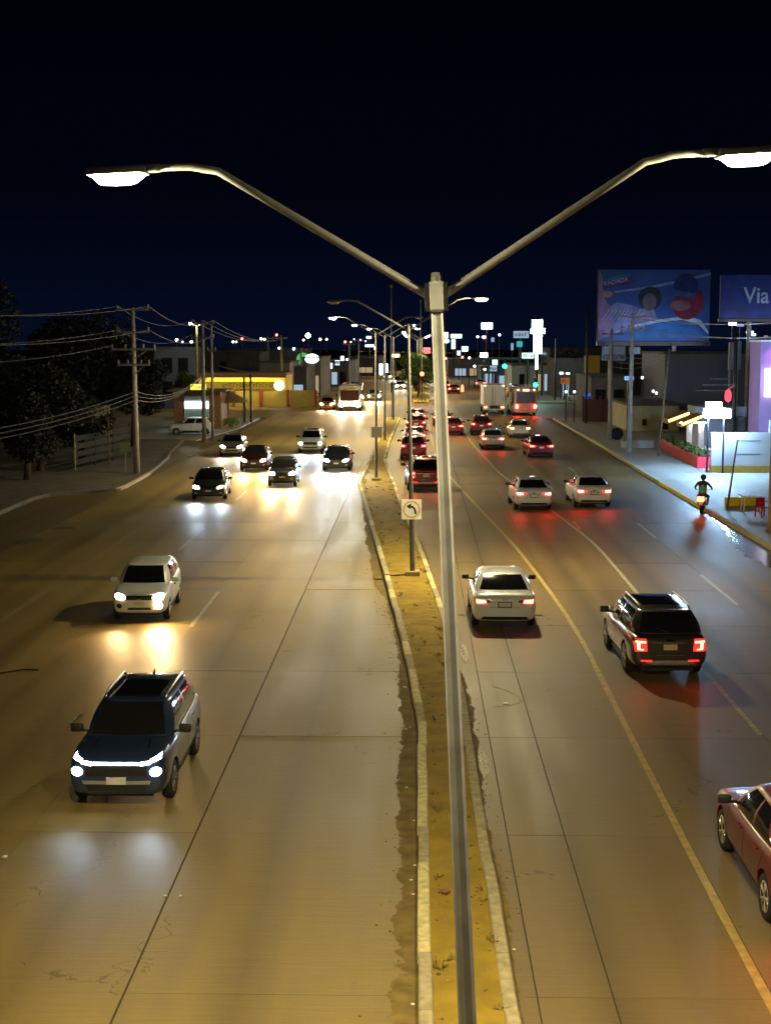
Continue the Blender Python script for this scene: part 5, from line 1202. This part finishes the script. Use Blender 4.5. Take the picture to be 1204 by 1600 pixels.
uw = bpy.data.lights.new('wall_washer_light', 'SPOT'); uw.energy = 220; uw.color = (.72, .34, 1.0); uw.spot_size = 1.5; uw.spot_blend = 1; uw.shadow_soft_size = .1
uo = bpy.data.objects.new('wall_washer_light', uw); COL.objects.link(uo); uo.parent = pu; uo.location = (.9, -.75, zt3 + .1); uo.rotation_euler = (math.radians(22), 0, 0)
a, c = at(1195, 622, Y - .3), at(1235, 578, Y - .3)
MB().box(a.x - pu.location.x, c.x - pu.location.x, -.3, -.003, a.z, c.z).build('screen', glow('screen_white', (.92, .90, 1.0), 4), pu)
for k, (a_, c_) in enumerate((((1138, 577), (1146, 535)), ((1150, 577), (1158, 533)))):
    o = at(*a_, 118); e_ = at(*c_, 118); tag(MB().box(o.x, e_.x, 118, 118.3, o.z, e_.z).box((o.x + e_.x) / 2 - .08, (o.x + e_.x) / 2 + .08, 118.31, 118.45, 0, e_.z - .1).build('hanging_board', mat('board_grey', (.32, .38, .45), .6)), ['left narrow grey upright board behind the restaurant', 'right narrow grey upright board behind the restaurant'][k], 'board')

# ================================================================== BILLBOARDS
def text_mesh(body, size, name):
    c = bpy.data.curves.new(name, 'FONT'); c.body = body; c.size = size; c.extrude = .004; c.offset = size * .012
    o = bpy.data.objects.new('tmp', c); COL.objects.link(o); dg = bpy.context.evaluated_depsgraph_get(); dg.update()
    me = bpy.data.meshes.new_from_object(o.evaluated_get(dg)); bpy.data.objects.remove(o); return me
Y = 146.0; a, c = at(934, 533, Y), at(1110, 421, Y); bw, bh = c.x - a.x, c.z - a.z
bb = thing('billboard', 'big blue advertising billboard on posts with two figures printed on it', 'billboard', (a.x, Y, .09)); zb = a.z - .09
MB().box(0, bw, 0, .4, zb, zb + bh).build('panel', mat('print_blue', (.022, .085, .36), .55, var=.25, scale=.25), bb)
def P(u, v): return (u * bw, zb + v * bh)
def flat(poly, name, m, k):
    y = -.012 * k
    pts = [P(*p) for p in poly]; n = len(pts)
    MB().add([(p[0], y, p[1]) for p in pts] + [(p[0], y + .008, p[1]) for p in pts], [tuple(range(n)), tuple(range(n, 2 * n))[::-1]] + [(i, (i + 1) % n, n + (i + 1) % n, n + i) for i in range(n)]).build(name, m, bb)
def ell(cx, cy, rx, ry, n=18, a0=0, a1=2 * PI, rot=0): return [(cx + rx * math.cos(a0 + (a1 - a0) * k / n) * math.cos(rot) - ry * math.sin(a0 + (a1 - a0) * k / n) * math.sin(rot) * .65, cy + ry * math.sin(a0 + (a1 - a0) * k / n) + rx * math.cos(a0 + (a1 - a0) * k / n) * math.sin(rot)) for k in range(n)]
pr_ = lambda n, c: mat('print_' + n, (c[0] * .62, c[1] * .80, min(1, c[2] * 1.12)), .6, var=.35, scale=.9)
flat([(.0, .35), (.16, .55), (.30, .50), (.45, .42), (.5, .24), (.18, .12), (.0, .02)], 'printed_lilac', pr_('lilac', (.30, .28, .50)), 1)
flat([(.0, .98), (.03, .9), (.05, .6), (.12, .45), (.10, .1), (0, .02)], 'printed_edge', pr_('pink', (.42, .22, .42)), 2)
flat([(.14, .70), (.45, .77), (.72, .86), (1.0, .96), (1.0, .92), (.72, .82), (.45, .735), (.14, .68)], 'printed_stripe', pr_('stripe', (.30, .34, .55)), 3)
flat([(.14, .12), (.30, .19), (.52, .26), (.75, .30), (.90, .24), (.99, .10), (.99, .14), (.92, .30), (.78, .355), (.52, .30), (.30, .225)], 'printed_swoosh', pr_('swoosh', (.62, .66, .85)), 4)
flat([(.30, .17), (.52, .25), (.75, .29), (.88, .22), (.97, .06), (.30, .05)], 'printed_teal', pr_('teal', (.02, .16, .42)), 3)
flat(ell(.46, .60, .105, .165), 'printed_hair', pr_('hair', (.03, .03, .05)), 5); flat(ell(.455, .55, .062, .125), 'printed_face', pr_('face', (.20, .15, .16)), 6)
flat([(.33, .28), (.36, .44), (.43, .47), (.50, .44), (.53, .30)], 'printed_shirt', pr_('shirt', (.36, .32, .52)), 5)
flat(ell(.79, .50, .13, .20), 'printed_red_shape', pr_('red', (.26, .02, .05)), 5); flat([(.84, .5), (.87, .70), (.93, .70), (.94, .45), (.88, .40)], 'printed_red_band', pr_('red2', (.40, .02, .05)), 6)
flat(ell(.78, .78, .11, .15), 'printed_cap', pr_('navy', (.012, .03, .16)), 7); flat([(.67, .72), (.88, .66), (.87, .60), (.68, .64)], 'printed_brim', pr_('brim', (.05, .10, .30)), 8)
flat(ell(.735, .50, .095, .075), 'printed_oval', pr_('oval', (.30, .12, .14)), 8)
flat([(.03, .80), (.30, .89), (.30, .80), (.03, .73)], 'title_strip', pr_('strip', (.10, .045, .20)), 3)
flat([(.05, .88), (.28, .96), (.28, .91), (.05, .84)], 'printed_tag', pr_('tag', (.03, .20, .36)), 4); flat(ell(.075, .66, .045, .05), 'printed_flare', pr_('flare', (.62, .28, .22)), 5)
for k in range(9): flat([(.03 + k * .035, .30), (.038 + k * .035, .30), (.10 + k * .035, .44), (.09 + k * .035, .44)], 'printed_hatch', pr_('hatch', (.60, .56, .75)), 6)
tm = text_mesh('RADADA', bh * .085, 'title'); o = link('title', tm, pr_('title', (.70, .55, .66)), bb); o.location = (bw * .045, -.062, zb + bh * .775); o.rotation_euler = (PI / 2, -.20, 0)
MB().box(-.12, bw + .12, -.25, .45, zb - .45, zb - .02).build('catwalk', STEELD, bb); MB().box(-.1, bw + .1, .41, .5, zb - .1, zb + bh + .1).build('frame', STEELD, bb)
for u in (.12, .70): MB().tube([(bw * u, .8, -.1), (bw * u, .8, zb + bh * .6)], .22, 8).build('post', POLEC, bb)
for u in (.05, .35, .65, .95): MB().tube([(bw * u, -.2, zb - .2), (bw * u, -1.4, zb - .5)], .04, 5).build('lamp_arm', STEELD, bb)
bl = bpy.data.lights.new('billboard_floodlight', 'AREA'); bl.energy = 130; bl.color = (.75, .85, 1.0); bl.shape = 'RECTANGLE'; bl.size = 10; bl.size_y = .3
blo = bpy.data.objects.new('billboard_floodlight', bl); COL.objects.link(blo); blo.parent = bb; blo.location = (bw / 2, -3.2, zb - .7); blo.rotation_euler = (math.radians(125), 0, 0)
Y = 120.0; a, c = at(1124, 498, Y), at(1320, 429, Y); b2 = thing('billboard', 'blue billboard reading Via, cut off by the right edge', 'billboard', (a.x, Y, .09)); zb2 = a.z - .09; bw2, bh2 = c.x - a.x, c.z - a.z
MB().box(0, bw2, 0, .3, zb2, zb2 + bh2).build('panel', mat('print_navy', (.035, .085, .27), .55, var=.2, scale=.3), b2)
tm = text_mesh('Via', bh2 * .52, 'title'); o = link('title', tm, pr_('grey', (.42, .42, .46)), b2); o.location = (at(1161, 475, Y).x - a.x, -.015, at(1161, 473, Y).z - .09); o.rotation_euler = (PI / 2, 0, 0); o.scale = (.9, 1, 1)
MB().box(-.1, bw2 + .1, -.2, .35, zb2 - .25, zb2 - .01).build('catwalk', STEELD, b2)
for u in (.25, .8): MB().tube([(bw2 * u, .5, -.1), (bw2 * u, .5, zb2 + 1)], .2, 8).build('post', POLEC, b2)
bl2 = bpy.data.lights.new('billboard_floodlight', 'AREA'); bl2.energy = 70; bl2.color = (.8, .88, 1.0); bl2.shape = 'RECTANGLE'; bl2.size = 7; bl2.size_y = .3
blo = bpy.data.objects.new('billboard_floodlight', bl2); COL.objects.link(blo); blo.parent = b2; blo.location = (bw2 * .4, -2.6, zb2 - .5); blo.rotation_euler = (math.radians(125), 0, 0)
# small boards on the right-hand poles
for k, (x0, y0, x1, y1, yy, label) in enumerate(((939, 563, 976, 541, 112.4, 'pale two-row notice board on the grey pole under the billboard'), (981, 553, 999, 542, 100.6, 'small pale notice board at the top of the nearer grey pole'))):
    a, c = at(x0, y0, yy), at(x1, y1, yy); r = thing('notice_board', label, 'sign', ((a.x + c.x) / 2, yy, a.z)); hw = (c.x - a.x) / 2; hh = c.z - a.z
    MB().box(-hw, hw, -.28, -.24, 0, hh, .005).build('panel', mat('board_pale', (.34, .38, .48), .6), r)
    if k == 0: MB().box(-hw * .92, hw * .92, -.295, -.282, hh * .08, hh * .42).build('lower_row', mat('board_dark', (.10, .12, .20), .6), r); illegible(r, -hw * .8, hw * .8, hh * .12, hh * .38, -.297, mat('board_pale', (.34, .38, .48), .6), 7, 5)
    MB().tube([(-hw * .5, -.2, hh * .5), (hw * .5, -.2, hh * .5)], .03, 5).build('bracket', STEELD, r)
# yellow round thing pair behind grey poles, blue lit kiosk
q = at(918, 600, 142); tag(MB().box(-.3, .3, 0, .3, 0, at(918, 616, 142).z).build('blue_totem', glow('blue_totem', (.06, .16, .9), .6), loc=(q.x, 142, .09)), 'small blue lit totem sign left of the grey poles', 'sign')
q = at(925, 570, 168); yb = thing('yellow_sign', 'yellow sign box on a post left of the grey poles', 'sign', (q.x, 168, 0)); MB().box(-.9, .9, 0, .4, q.z - 1.0, q.z + 1.1, .05).build('box', mat('yellow_sign', (.50, .36, .03), .6), yb); MB().tube([(0, .5, 0), (0, .5, q.z)], .12, 6).build('post', STEELD, yb)

# ================================================================== MOTORBIKE AND RIDER
q = gp(1105, 803); mk_ = thing('motorcycle', 'small motorcycle with a red tail light at the right kerb', 'motorcycle', (q.x - .1, q.y + .65, 0), -.30)
for yy in (-.62, .64):
    wq = bpy.data.objects.new('wheel', None); COL.objects.link(wq); wq.parent = mk_; wq.location = (0, yy, .30)
    MB().lathe([(.22, -.05), (.29, -.05), (.30, 0), (.29, .05), (.22, .05)], 20, 'x').build('tyre', RUBBER, wq, True)
    rmb = MB().lathe([(.05, -.04), (.05, .04)], 10, 'x')
    for k in range(6): rmb.tube([(0, .04 * math.cos(k * PI / 3), .04 * math.sin(k * PI / 3)), (0, .22 * math.cos(k * PI / 3), .22 * math.sin(k * PI / 3))], .012, 5)
    rmb.build('rim', CHROME, wq)
MB().box(-.12, .12, -.30, .35, .35, .60, .05).build('engine', STEELD, mk_); MB().box(-.15, .15, -.05, .38, .66, .86, .06).build('tank', P_RED, mk_)
MB().box(-.14, .14, -.70, .0, .70, .80, .03).build('seat', BLACK, mk_); MB().box(-.08, .08, -.92, -.60, .58, .72, .03).build('rear_fender', P_RED, mk_)
MB().tube([(0, .64, .30), (0, .48, .80), (0, .40, .98)], .035, 6).build('fork', CHROME, mk_); MB().tube([(-.36, .28, 1.04), (-.16, .38, 1.0), (.16, .38, 1.0), (.36, .28, 1.04)], .018, 6).build('handlebar', CHROME, mk_)
MB().box(-.15, .15, -.99, -.90, .60, .82, .02).build('taillight', glow('moto_tail', (1.0, .06, .02), 25), mk_); MB().tube([(.14, .1, .34), (.16, -.7, .40)], [.03, .05], 8).build('exhaust', CHROME, mk_)
MB().lathe([(.09, .0), (.10, .06)], 12, 'y', (0, .52, .86)).build('headlight', glow('moto_head', (1.0, .9, .7), 3), mk_)
MB().box(-.1, .1, -.96, -.93, .44, .58).build('licence_plate', PLATE, mk_)
def skin_body(name, J, edges, rad, m, parent):
    me = bpy.data.meshes.new(name); keys = list(J); me.from_pydata([J[k] for k in keys], [(keys.index(a), keys.index(b)) for a, b in edges], [])
    o = bpy.data.objects.new('tmp', me); COL.objects.link(o); sk = o.modifiers.new('s', 'SKIN'); sk.use_smooth_shade = True; sb = o.modifiers.new('u', 'SUBSURF'); sb.levels = sb.render_levels = 2
    for i, k in enumerate(keys): me.skin_vertices[0].data[i].radius = rad[k]; me.skin_vertices[0].data[i].use_root = i == 0
    dg = bpy.context.evaluated_depsgraph_get(); dg.update(); r = bpy.data.meshes.new_from_object(o.evaluated_get(dg)); bpy.data.objects.remove(o)
    r.polygons.foreach_set('use_smooth', [True] * len(r.polygons)); return link(name, r, m, parent)
rd = thing('person', 'motorcyclist in a green top and dark helmet riding away', 'person', mk_.location, -.30)
J = {'pel': (0, -.30, .88), 'spn': (0, -.24, 1.10), 'chs': (0, -.14, 1.32), 'nek': (0, -.08, 1.46), 'hed': (0, -.04, 1.60)}; Rr = {'pel': (.17, .14), 'spn': (.15, .12), 'chs': (.18, .13), 'nek': (.06, .06), 'hed': (.10, .11)}
E_ = [('pel', 'spn'), ('spn', 'chs'), ('chs', 'nek'), ('nek', 'hed')]
for s_, n in ((-1, 'l'), (1, 'r')):
    J.update({'sh' + n: (s_ * .20, -.12, 1.38), 'el' + n: (s_ * .36, .02, 1.18), 'wr' + n: (s_ * .37, .22, 1.08), 'pa' + n: (s_ * .365, .29, 1.06), 'hp' + n: (s_ * .11, -.26, .84), 'kn' + n: (s_ * .24, .16, .74), 'an' + n: (s_ * .19, -.04, .36), 'ft' + n: (s_ * .19, .14, .32)})
    Rr.update({'sh' + n: (.075, .075), 'el' + n: (.05, .05), 'wr' + n: (.034, .034), 'pa' + n: (.036, .026), 'hp' + n: (.10, .10), 'kn' + n: (.068, .068), 'an' + n: (.045, .045), 'ft' + n: (.045, .035)})
    E_ += [('chs', 'sh' + n), ('sh' + n, 'el' + n), ('el' + n, 'wr' + n), ('wr' + n, 'pa' + n), ('pel', 'hp' + n), ('hp' + n, 'kn' + n), ('kn' + n, 'an' + n), ('an' + n, 'ft' + n)]
skin_body('body', J, E_, Rr, mat('rider_dark', (.05, .04, .05), .8), rd)
JS = {k: J[k] for k in ('pel', 'spn', 'chs')}; RS = {'pel': (.18, .15), 'spn': (.165, .135), 'chs': (.195, .145)}; ES = [('pel', 'spn'), ('spn', 'chs')]
skin_body('green_top', JS, ES, RS, mat('shirt_green', (.02, .55, .27), .7), rd)
hm = MB().sphere((0, -.03, 1.63), .145, 14, 10, (1, 1.12, 1)).build('helmet', mat('helmet_blue', (.03, .035, .08), .25, coat=.8), rd, True)
MB().sphere((0, .06, 1.62), .125, 12, 8, (.85, .75, .55)).build('visor', GLASS, hm, True)
SKIN = mat('skin', (.35, .20, .13), .6)
for s_ in (-1, 1):
    hb = MB().box(s_ * .365 - .03, s_ * .365 + .03, .25, .33, 1.035, 1.075, .012)
    for k in range(4): x = s_ * (.335 + .018 * k); hb.tube([(x, .32, 1.065), (x, .355, 1.05), (x, .35, 1.02), (x, .325, 1.005)], .0085, 5)
    hb.tube([(s_ * .325, .28, 1.05), (s_ * .31, .32, 1.03), (s_ * .32, .335, 1.012)], .0095, 5); hb.build('hand', SKIN, rd, True)
# helper disc: white reflector on the rear wheel

# ================================================================== FAR LIGHTS AND SIGNS
def lit_sign(label, px0, py0, px1, py1, Y, m, shape='box', post=True, cat='sign', name='lit_sign', group=None):
    a, c = at(px0, py1, Y), at(px1, py0, Y); hw = (c.x - a.x) / 2; h = c.z - a.z
    r = thing(name, label, cat, ((a.x + c.x) / 2, Y, 0), 0, group)
    if shape == 'box': MB().box(-hw, hw, 0, .4, a.z, c.z, min(.06, h * .15)).build('face', m, r)
    else:
        mb = MB().lathe([(1, 0), (1, .4)], 24, 'y'); mb.v = [(v[0] * hw, v[1], v[2] * h / 2 + a.z + h / 2) for v in mb.v]; mb.build('face', m, r)
    if shape == 'box' and (px1 - px0) > 1.15 * (py1 - py0) and (px1 - px0) > 6:
        illegible(r, -hw * .82, hw * .82, a.z + h * .28, c.z - h * .28, -.012, mat('sign_ink', (.04, .04, .06), .6), max(4, int(hw * 2.2 / h * 2)), int(px0))
    if post:
        k = max(.06, min(.18, hw * .3)); MB().tube([(0, .6, 0), (0, .6, a.z + h * .6)], k, 6).build('post', STEELD, r)
    return r
SW = glow('far_white', (.62, .82, 1.0), 2.2); SWW = glow('far_warm', (1.0, .70, .36), 3); SRD = glow('far_red', (1.0, .10, .08), 4); SGN = glow('far_green', (.10, .9, .55), 1.6); SBL = glow('far_blue', (.25, .5, 1.0), 1.6); SDW = glow('far_dim_white', (.45, .62, .85), .55); SPK = glow('far_pink', (1.0, .55, .50), 2.5)
ov = lit_sign('white oval sign with a green rim, left of the avenue', 476, 553, 498, 568, 205, glow('oval_white', (.85, 1.0, .88), 6), 'oval')
a = at(473, 561, 205.2); MB().lathe([(.95, 0), (.95, .2)], 20, 'y', (a.x - ov.location.x, .25, a.z)).build('rim', glow('oval_rim', (.08, .5, .15), .8), ov)
lit_sign('narrow white lit sign under the oval sign, left of the two', 469, 573, 474, 587, 200, SW); lit_sign('narrow white lit sign under the oval sign, right of the two', 483, 576, 488, 588, 205, SW)
lit_sign('tall pale blue banner sign below the narrow white signs', 470, 590, 477, 612, 192, SDW)
lit_sign('bright white shop sign block left of the avenue', 523, 563, 531, 571, 250, SW); lit_sign('tall bright white shop sign left of the avenue', 532, 556, 537, 569, 255, SW); lit_sign('bright white shop sign furthest right of the left-hand cluster', 540, 560, 544, 569, 258, SW)
lit_sign('small upright white sign beside the left-hand cluster', 515, 567, 519, 576, 235, SW); lit_sign('small red lit banner in front of the left-hand cluster', 511, 578, 516, 592, 228, glow('dull_red', (.35, .02, .02), .6))
lit_sign('long low white lit sign over the left side of the avenue', 570, 538, 584, 542, 340, SW); lit_sign('short white lit sign above the long low one', 572, 525, 580, 529, 345, SW)
lit_sign('pair of blue-white lit panels beyond the bus, left panel', 592, 568, 598, 586, 280, SW, post=False) ; lit_sign('pair of blue-white lit panels beyond the bus, right panel', 600, 568, 606, 582, 281, SW)
lit_sign('warm white lit sign beside the far median trees', 612, 553, 624, 558, 330, SWW); lit_sign('red lit shop sign past the far median trees', 661, 543, 672, 552, 340, SRD); lit_sign('white and red sign high behind the near lamp post', 689, 519, 700, 528, 350, SPK); lit_sign('white oval sign behind the near lamp post', 692, 529, 702, 536, 330, SW, 'oval')
lit_sign('green and white lit sign right of the near lamp post', 704, 522, 721, 528, 340, glow('green_white', (.55, 1.0, .85), 4)); lit_sign('upright white sign below the green and white sign', 705, 530, 711, 545, 310, SW); lit_sign('small white square sign below the green and white sign', 714, 548, 719, 555, 300, SW); lit_sign('white double sign right of the green and white sign', 721, 541, 731, 549, 320, SW)
lit_sign('bright pink-white rectangular sign high over the avenue', 752, 504, 769, 514, 300, glow('pink_white', (1.0, .84, .80), 9)); lit_sign('small pale oval sign under the high rectangular sign', 752, 524, 760, 529, 320, SPK, 'oval'); lit_sign('small pale upright sign right of the high rectangular sign', 767, 527, 772, 534, 290, SDW)
sb = lit_sign('star-bright white floodlit sign between the truck and the far cars', 750, 551, 761, 559, 280, glow('star', (.8, .92, 1.0), 40)); lit_sign('white lit sign over the dim blue shop', 769, 560, 777, 570, 244, SW); lit_sign('pale blue lit canopy of the dim blue shop', 763, 571, 776, 580, 243, SDW)
# tall white pylon
Y = 190.0; a = at(838, 590, Y); py_ = thing('pylon_sign', 'tall dazzling white pylon sign past the green signals', 'sign', (a.x, Y, 0)); PYL = glow('pylon_white', (.88, .94, 1.0), 16)
def pyb(x0, y0, x1, y1, nm, m=PYL, th=.5):
    p, q = at(x0, y1, Y), at(x1, y0, Y); MB().box(p.x - a.x, q.x - a.x, -th / 2, th / 2, p.z, q.z, .03).build(nm, m, py_)
pyb(831, 499, 847, 513, 'crown_box'); pyb(829, 513.3, 851, 521, 'cross_box'); pyb(833.5, 521.3, 839, 552, 'left_column'); pyb(841, 521.3, 846, 552, 'right_column'); pyb(836, 552.3, 840, 577, 'stem', glow('pylon_stem', (.88, .94, 1.0), 5)); MB().tube([(0, .1, 0), (0, .1, at(838, 577, Y).z)], .2, 8).build('post', STEELD, py_)
lit_sign('pale blue lit board left of the white pylon', 802, 517, 826, 528, 230, SDW); lit_sign('teal lit sign under the pale blue board', 807, 533, 816, 542, 228, glow('teal', (.05, .55, .5), .7)); lit_sign('upright pale sign left of the teal sign', 798, 536, 802, 547, 232, SDW); lit_sign('pair of pale green lit boards at the pylon foot', 815, 551, 834, 560, 210, glow('pale_green', (.55, .85, .75), 1.4))
lit_sign('flat white board right of the pylon foot', 841, 551, 853, 554, 205, SDW); lit_sign('orange lit sign at the right kerb past the junction', 876, 590, 890, 600, 190, glow('orange_dim', (.7, .22, .05), .35)); lit_sign('small white sign over the orange one', 874, 581, 880, 585, 192, SW); lit_sign('small white sign beside the orange one', 884, 582, 890, 585, 193, SW)
tag(MB().box(-12, 12, 0, .3, 5.2, 5.6).tube([(-10, .2, 0), (-10, .2, 5.3)], .15, 6).tube([(10, .2, 0), (10, .2, 5.3)], .15, 6).build('dark_canopy', mat('canopy_teal_light', (.02, .12, .13), .6), loc=(21, 214.5, 0)), 'dark canopy above the pale shopfront, signal teal put into its colour', 'canopy')  # teal light of the signals put into the canopy colour
q = at(977, 590, 128); lit_sign('small pale blue lamp sign behind the nearer grey pole', 976, 588, 990, 594, 122, glow('pale_blue_lamp', (.25, .6, 1.0), .9)); 
# point lamps
def lamp(label, px, py, Y, s, m, group):
    q = at(px, py, Y); r = thing('distant_lamp', label, 'lamp', (q.x, Y, 0), 0, group); MB().sphere((0, 0, q.z), s, 8, 6).build('bulb', m, r); MB().tube([(0, .1, 0), (0, .1, q.z)], .06, 5).build('pole', STEELD, r)
B = glow('bulb_white', (.72, .86, 1.0), 6); BW = glow('bulb_warm', (1.0, .78, .45), 10); BR = glow('bulb_red', (1.0, .12, .10), 9); BV = glow('bulb_violet', (.75, .6, 1.0), 5)
lamp('brightest white lamp on the left skyline', 481, 524, 290, .50, glow('bulb_star', (.75, .9, 1.0), 40), None)
G1 = 'small white lamps along the left skyline'; T1 = 'tiny white lamp on a pole along the left skyline'
for (px, py, s) in ((276, 531, .3), (285, 534, .18), (299, 534, .3), (364, 534, .22), (369, 534, .2), (436, 544, .26), (459, 545, .3), (500, 530, .26), (510, 530, .22), (474, 531, .2), (487, 560, .15), (586, 544, .25), (548, 534, .12), (408, 529, .24), (413, 530, .24)): lamp(T1, px, py, 300, s, B if px % 2 else BW, G1)
G2 = 'small red lamps along the left skyline'
for (px, py) in ((432, 523), (539, 534), (378, 529)): lamp('tiny red lamp on the left skyline', px, py, 302, .26, BR, G2)
G3 = 'small violet lamps along the skyline'
for (px, py) in ((553, 530), (563, 531), (571, 533)): lamp('tiny violet lamp left of the third lamp post', px, py, 310, .16, BV, G3)
G4 = 'small lamps along the right skyline'
for (px, py, m) in ((746, 526, B), (780, 523, B), (757, 577, BW), (696, 560, BR), (733, 559, B), (722, 558, BR), (741, 572, B), (1020, 611, B), (1025, 614, B), (1003, 590, B), (884, 612, B), (897, 612, B)): lamp('tiny lamp among the right-hand shops', px, py, 240 if px < 800 else 136, .2 if px < 800 else .12, m, G4)
q = at(722, 598, 226); tag(MB().lathe([(.25, 0), (.22, .9), (.1, 1.1)], 8).build('road_beacon', glow('beacon', (1.0, .25, .08), 3), loc=(q.x, 226, 0)), 'orange lit road beacon beyond the junction', 'beacon')
# double lamp post behind the kiosk and two small lit heads near the right frame edge
for (px, py, yy, label, arms) in ((307, 508, 160, 'tall thin lamp post with two small lit heads behind the kiosk', 2),):
    q = at(px, py, yy); r = thing('yard_lamp', label, 'lamp', (q.x, yy, 0)); MB().tube([(0, 0, 0), (0, 0, q.z)], .11, 6).build('pole', mat('pole_yellow_lit', (.42, .35, .12), .8), r)
    for s_ in (-1, 1):
        MB().tube([(0, 0, q.z - .1), (s_ * .55, 0, q.z + .15)], .05, 5).build('arm', STEEL, r); MB().box(s_ * .62 - .2, s_ * .62 + .2, -.15, .15, q.z + .1, q.z + .26, .03).build('head', glow('yard_light', (1.0, .90, .62), 400), r)
for k, (px, py, sz) in enumerate(((1144, 506, .32), (1156, 508, .3), (1171, 519, .32), (1177, 523, .18), (1196, 526, .15), (1199, 533, .15))):
    q = at(px, py, 119.3 if k < 2 else 128); r = thing('floodlight', ['left floodlight under the Via billboard', 'right floodlight under the Via billboard', 'white yard floodlight above the purple building', 'small floodlight beside the white yard floodlight', 'upper faint pink lamp above the purple building', 'lower faint pink lamp above the purple building'][k], 'floodlight', (q.x, q.y, 0))
    MB().box(-sz, sz, -.1, .1, q.z - .10, q.z + .12, .03).build('head', [glow('flood_a', (.7, .85, 1.0), 5), glow('flood_b', (.5, .5, .7), .6), SW, SW, glow('faint_pink', (.8, .4, .7), .4), glow('faint_pink', (.8, .4, .7), .4)][k], r)
    MB().tube([(0, .15, 0), (0, .15, q.z)], .05, 5).build('pole', STEELD, r)
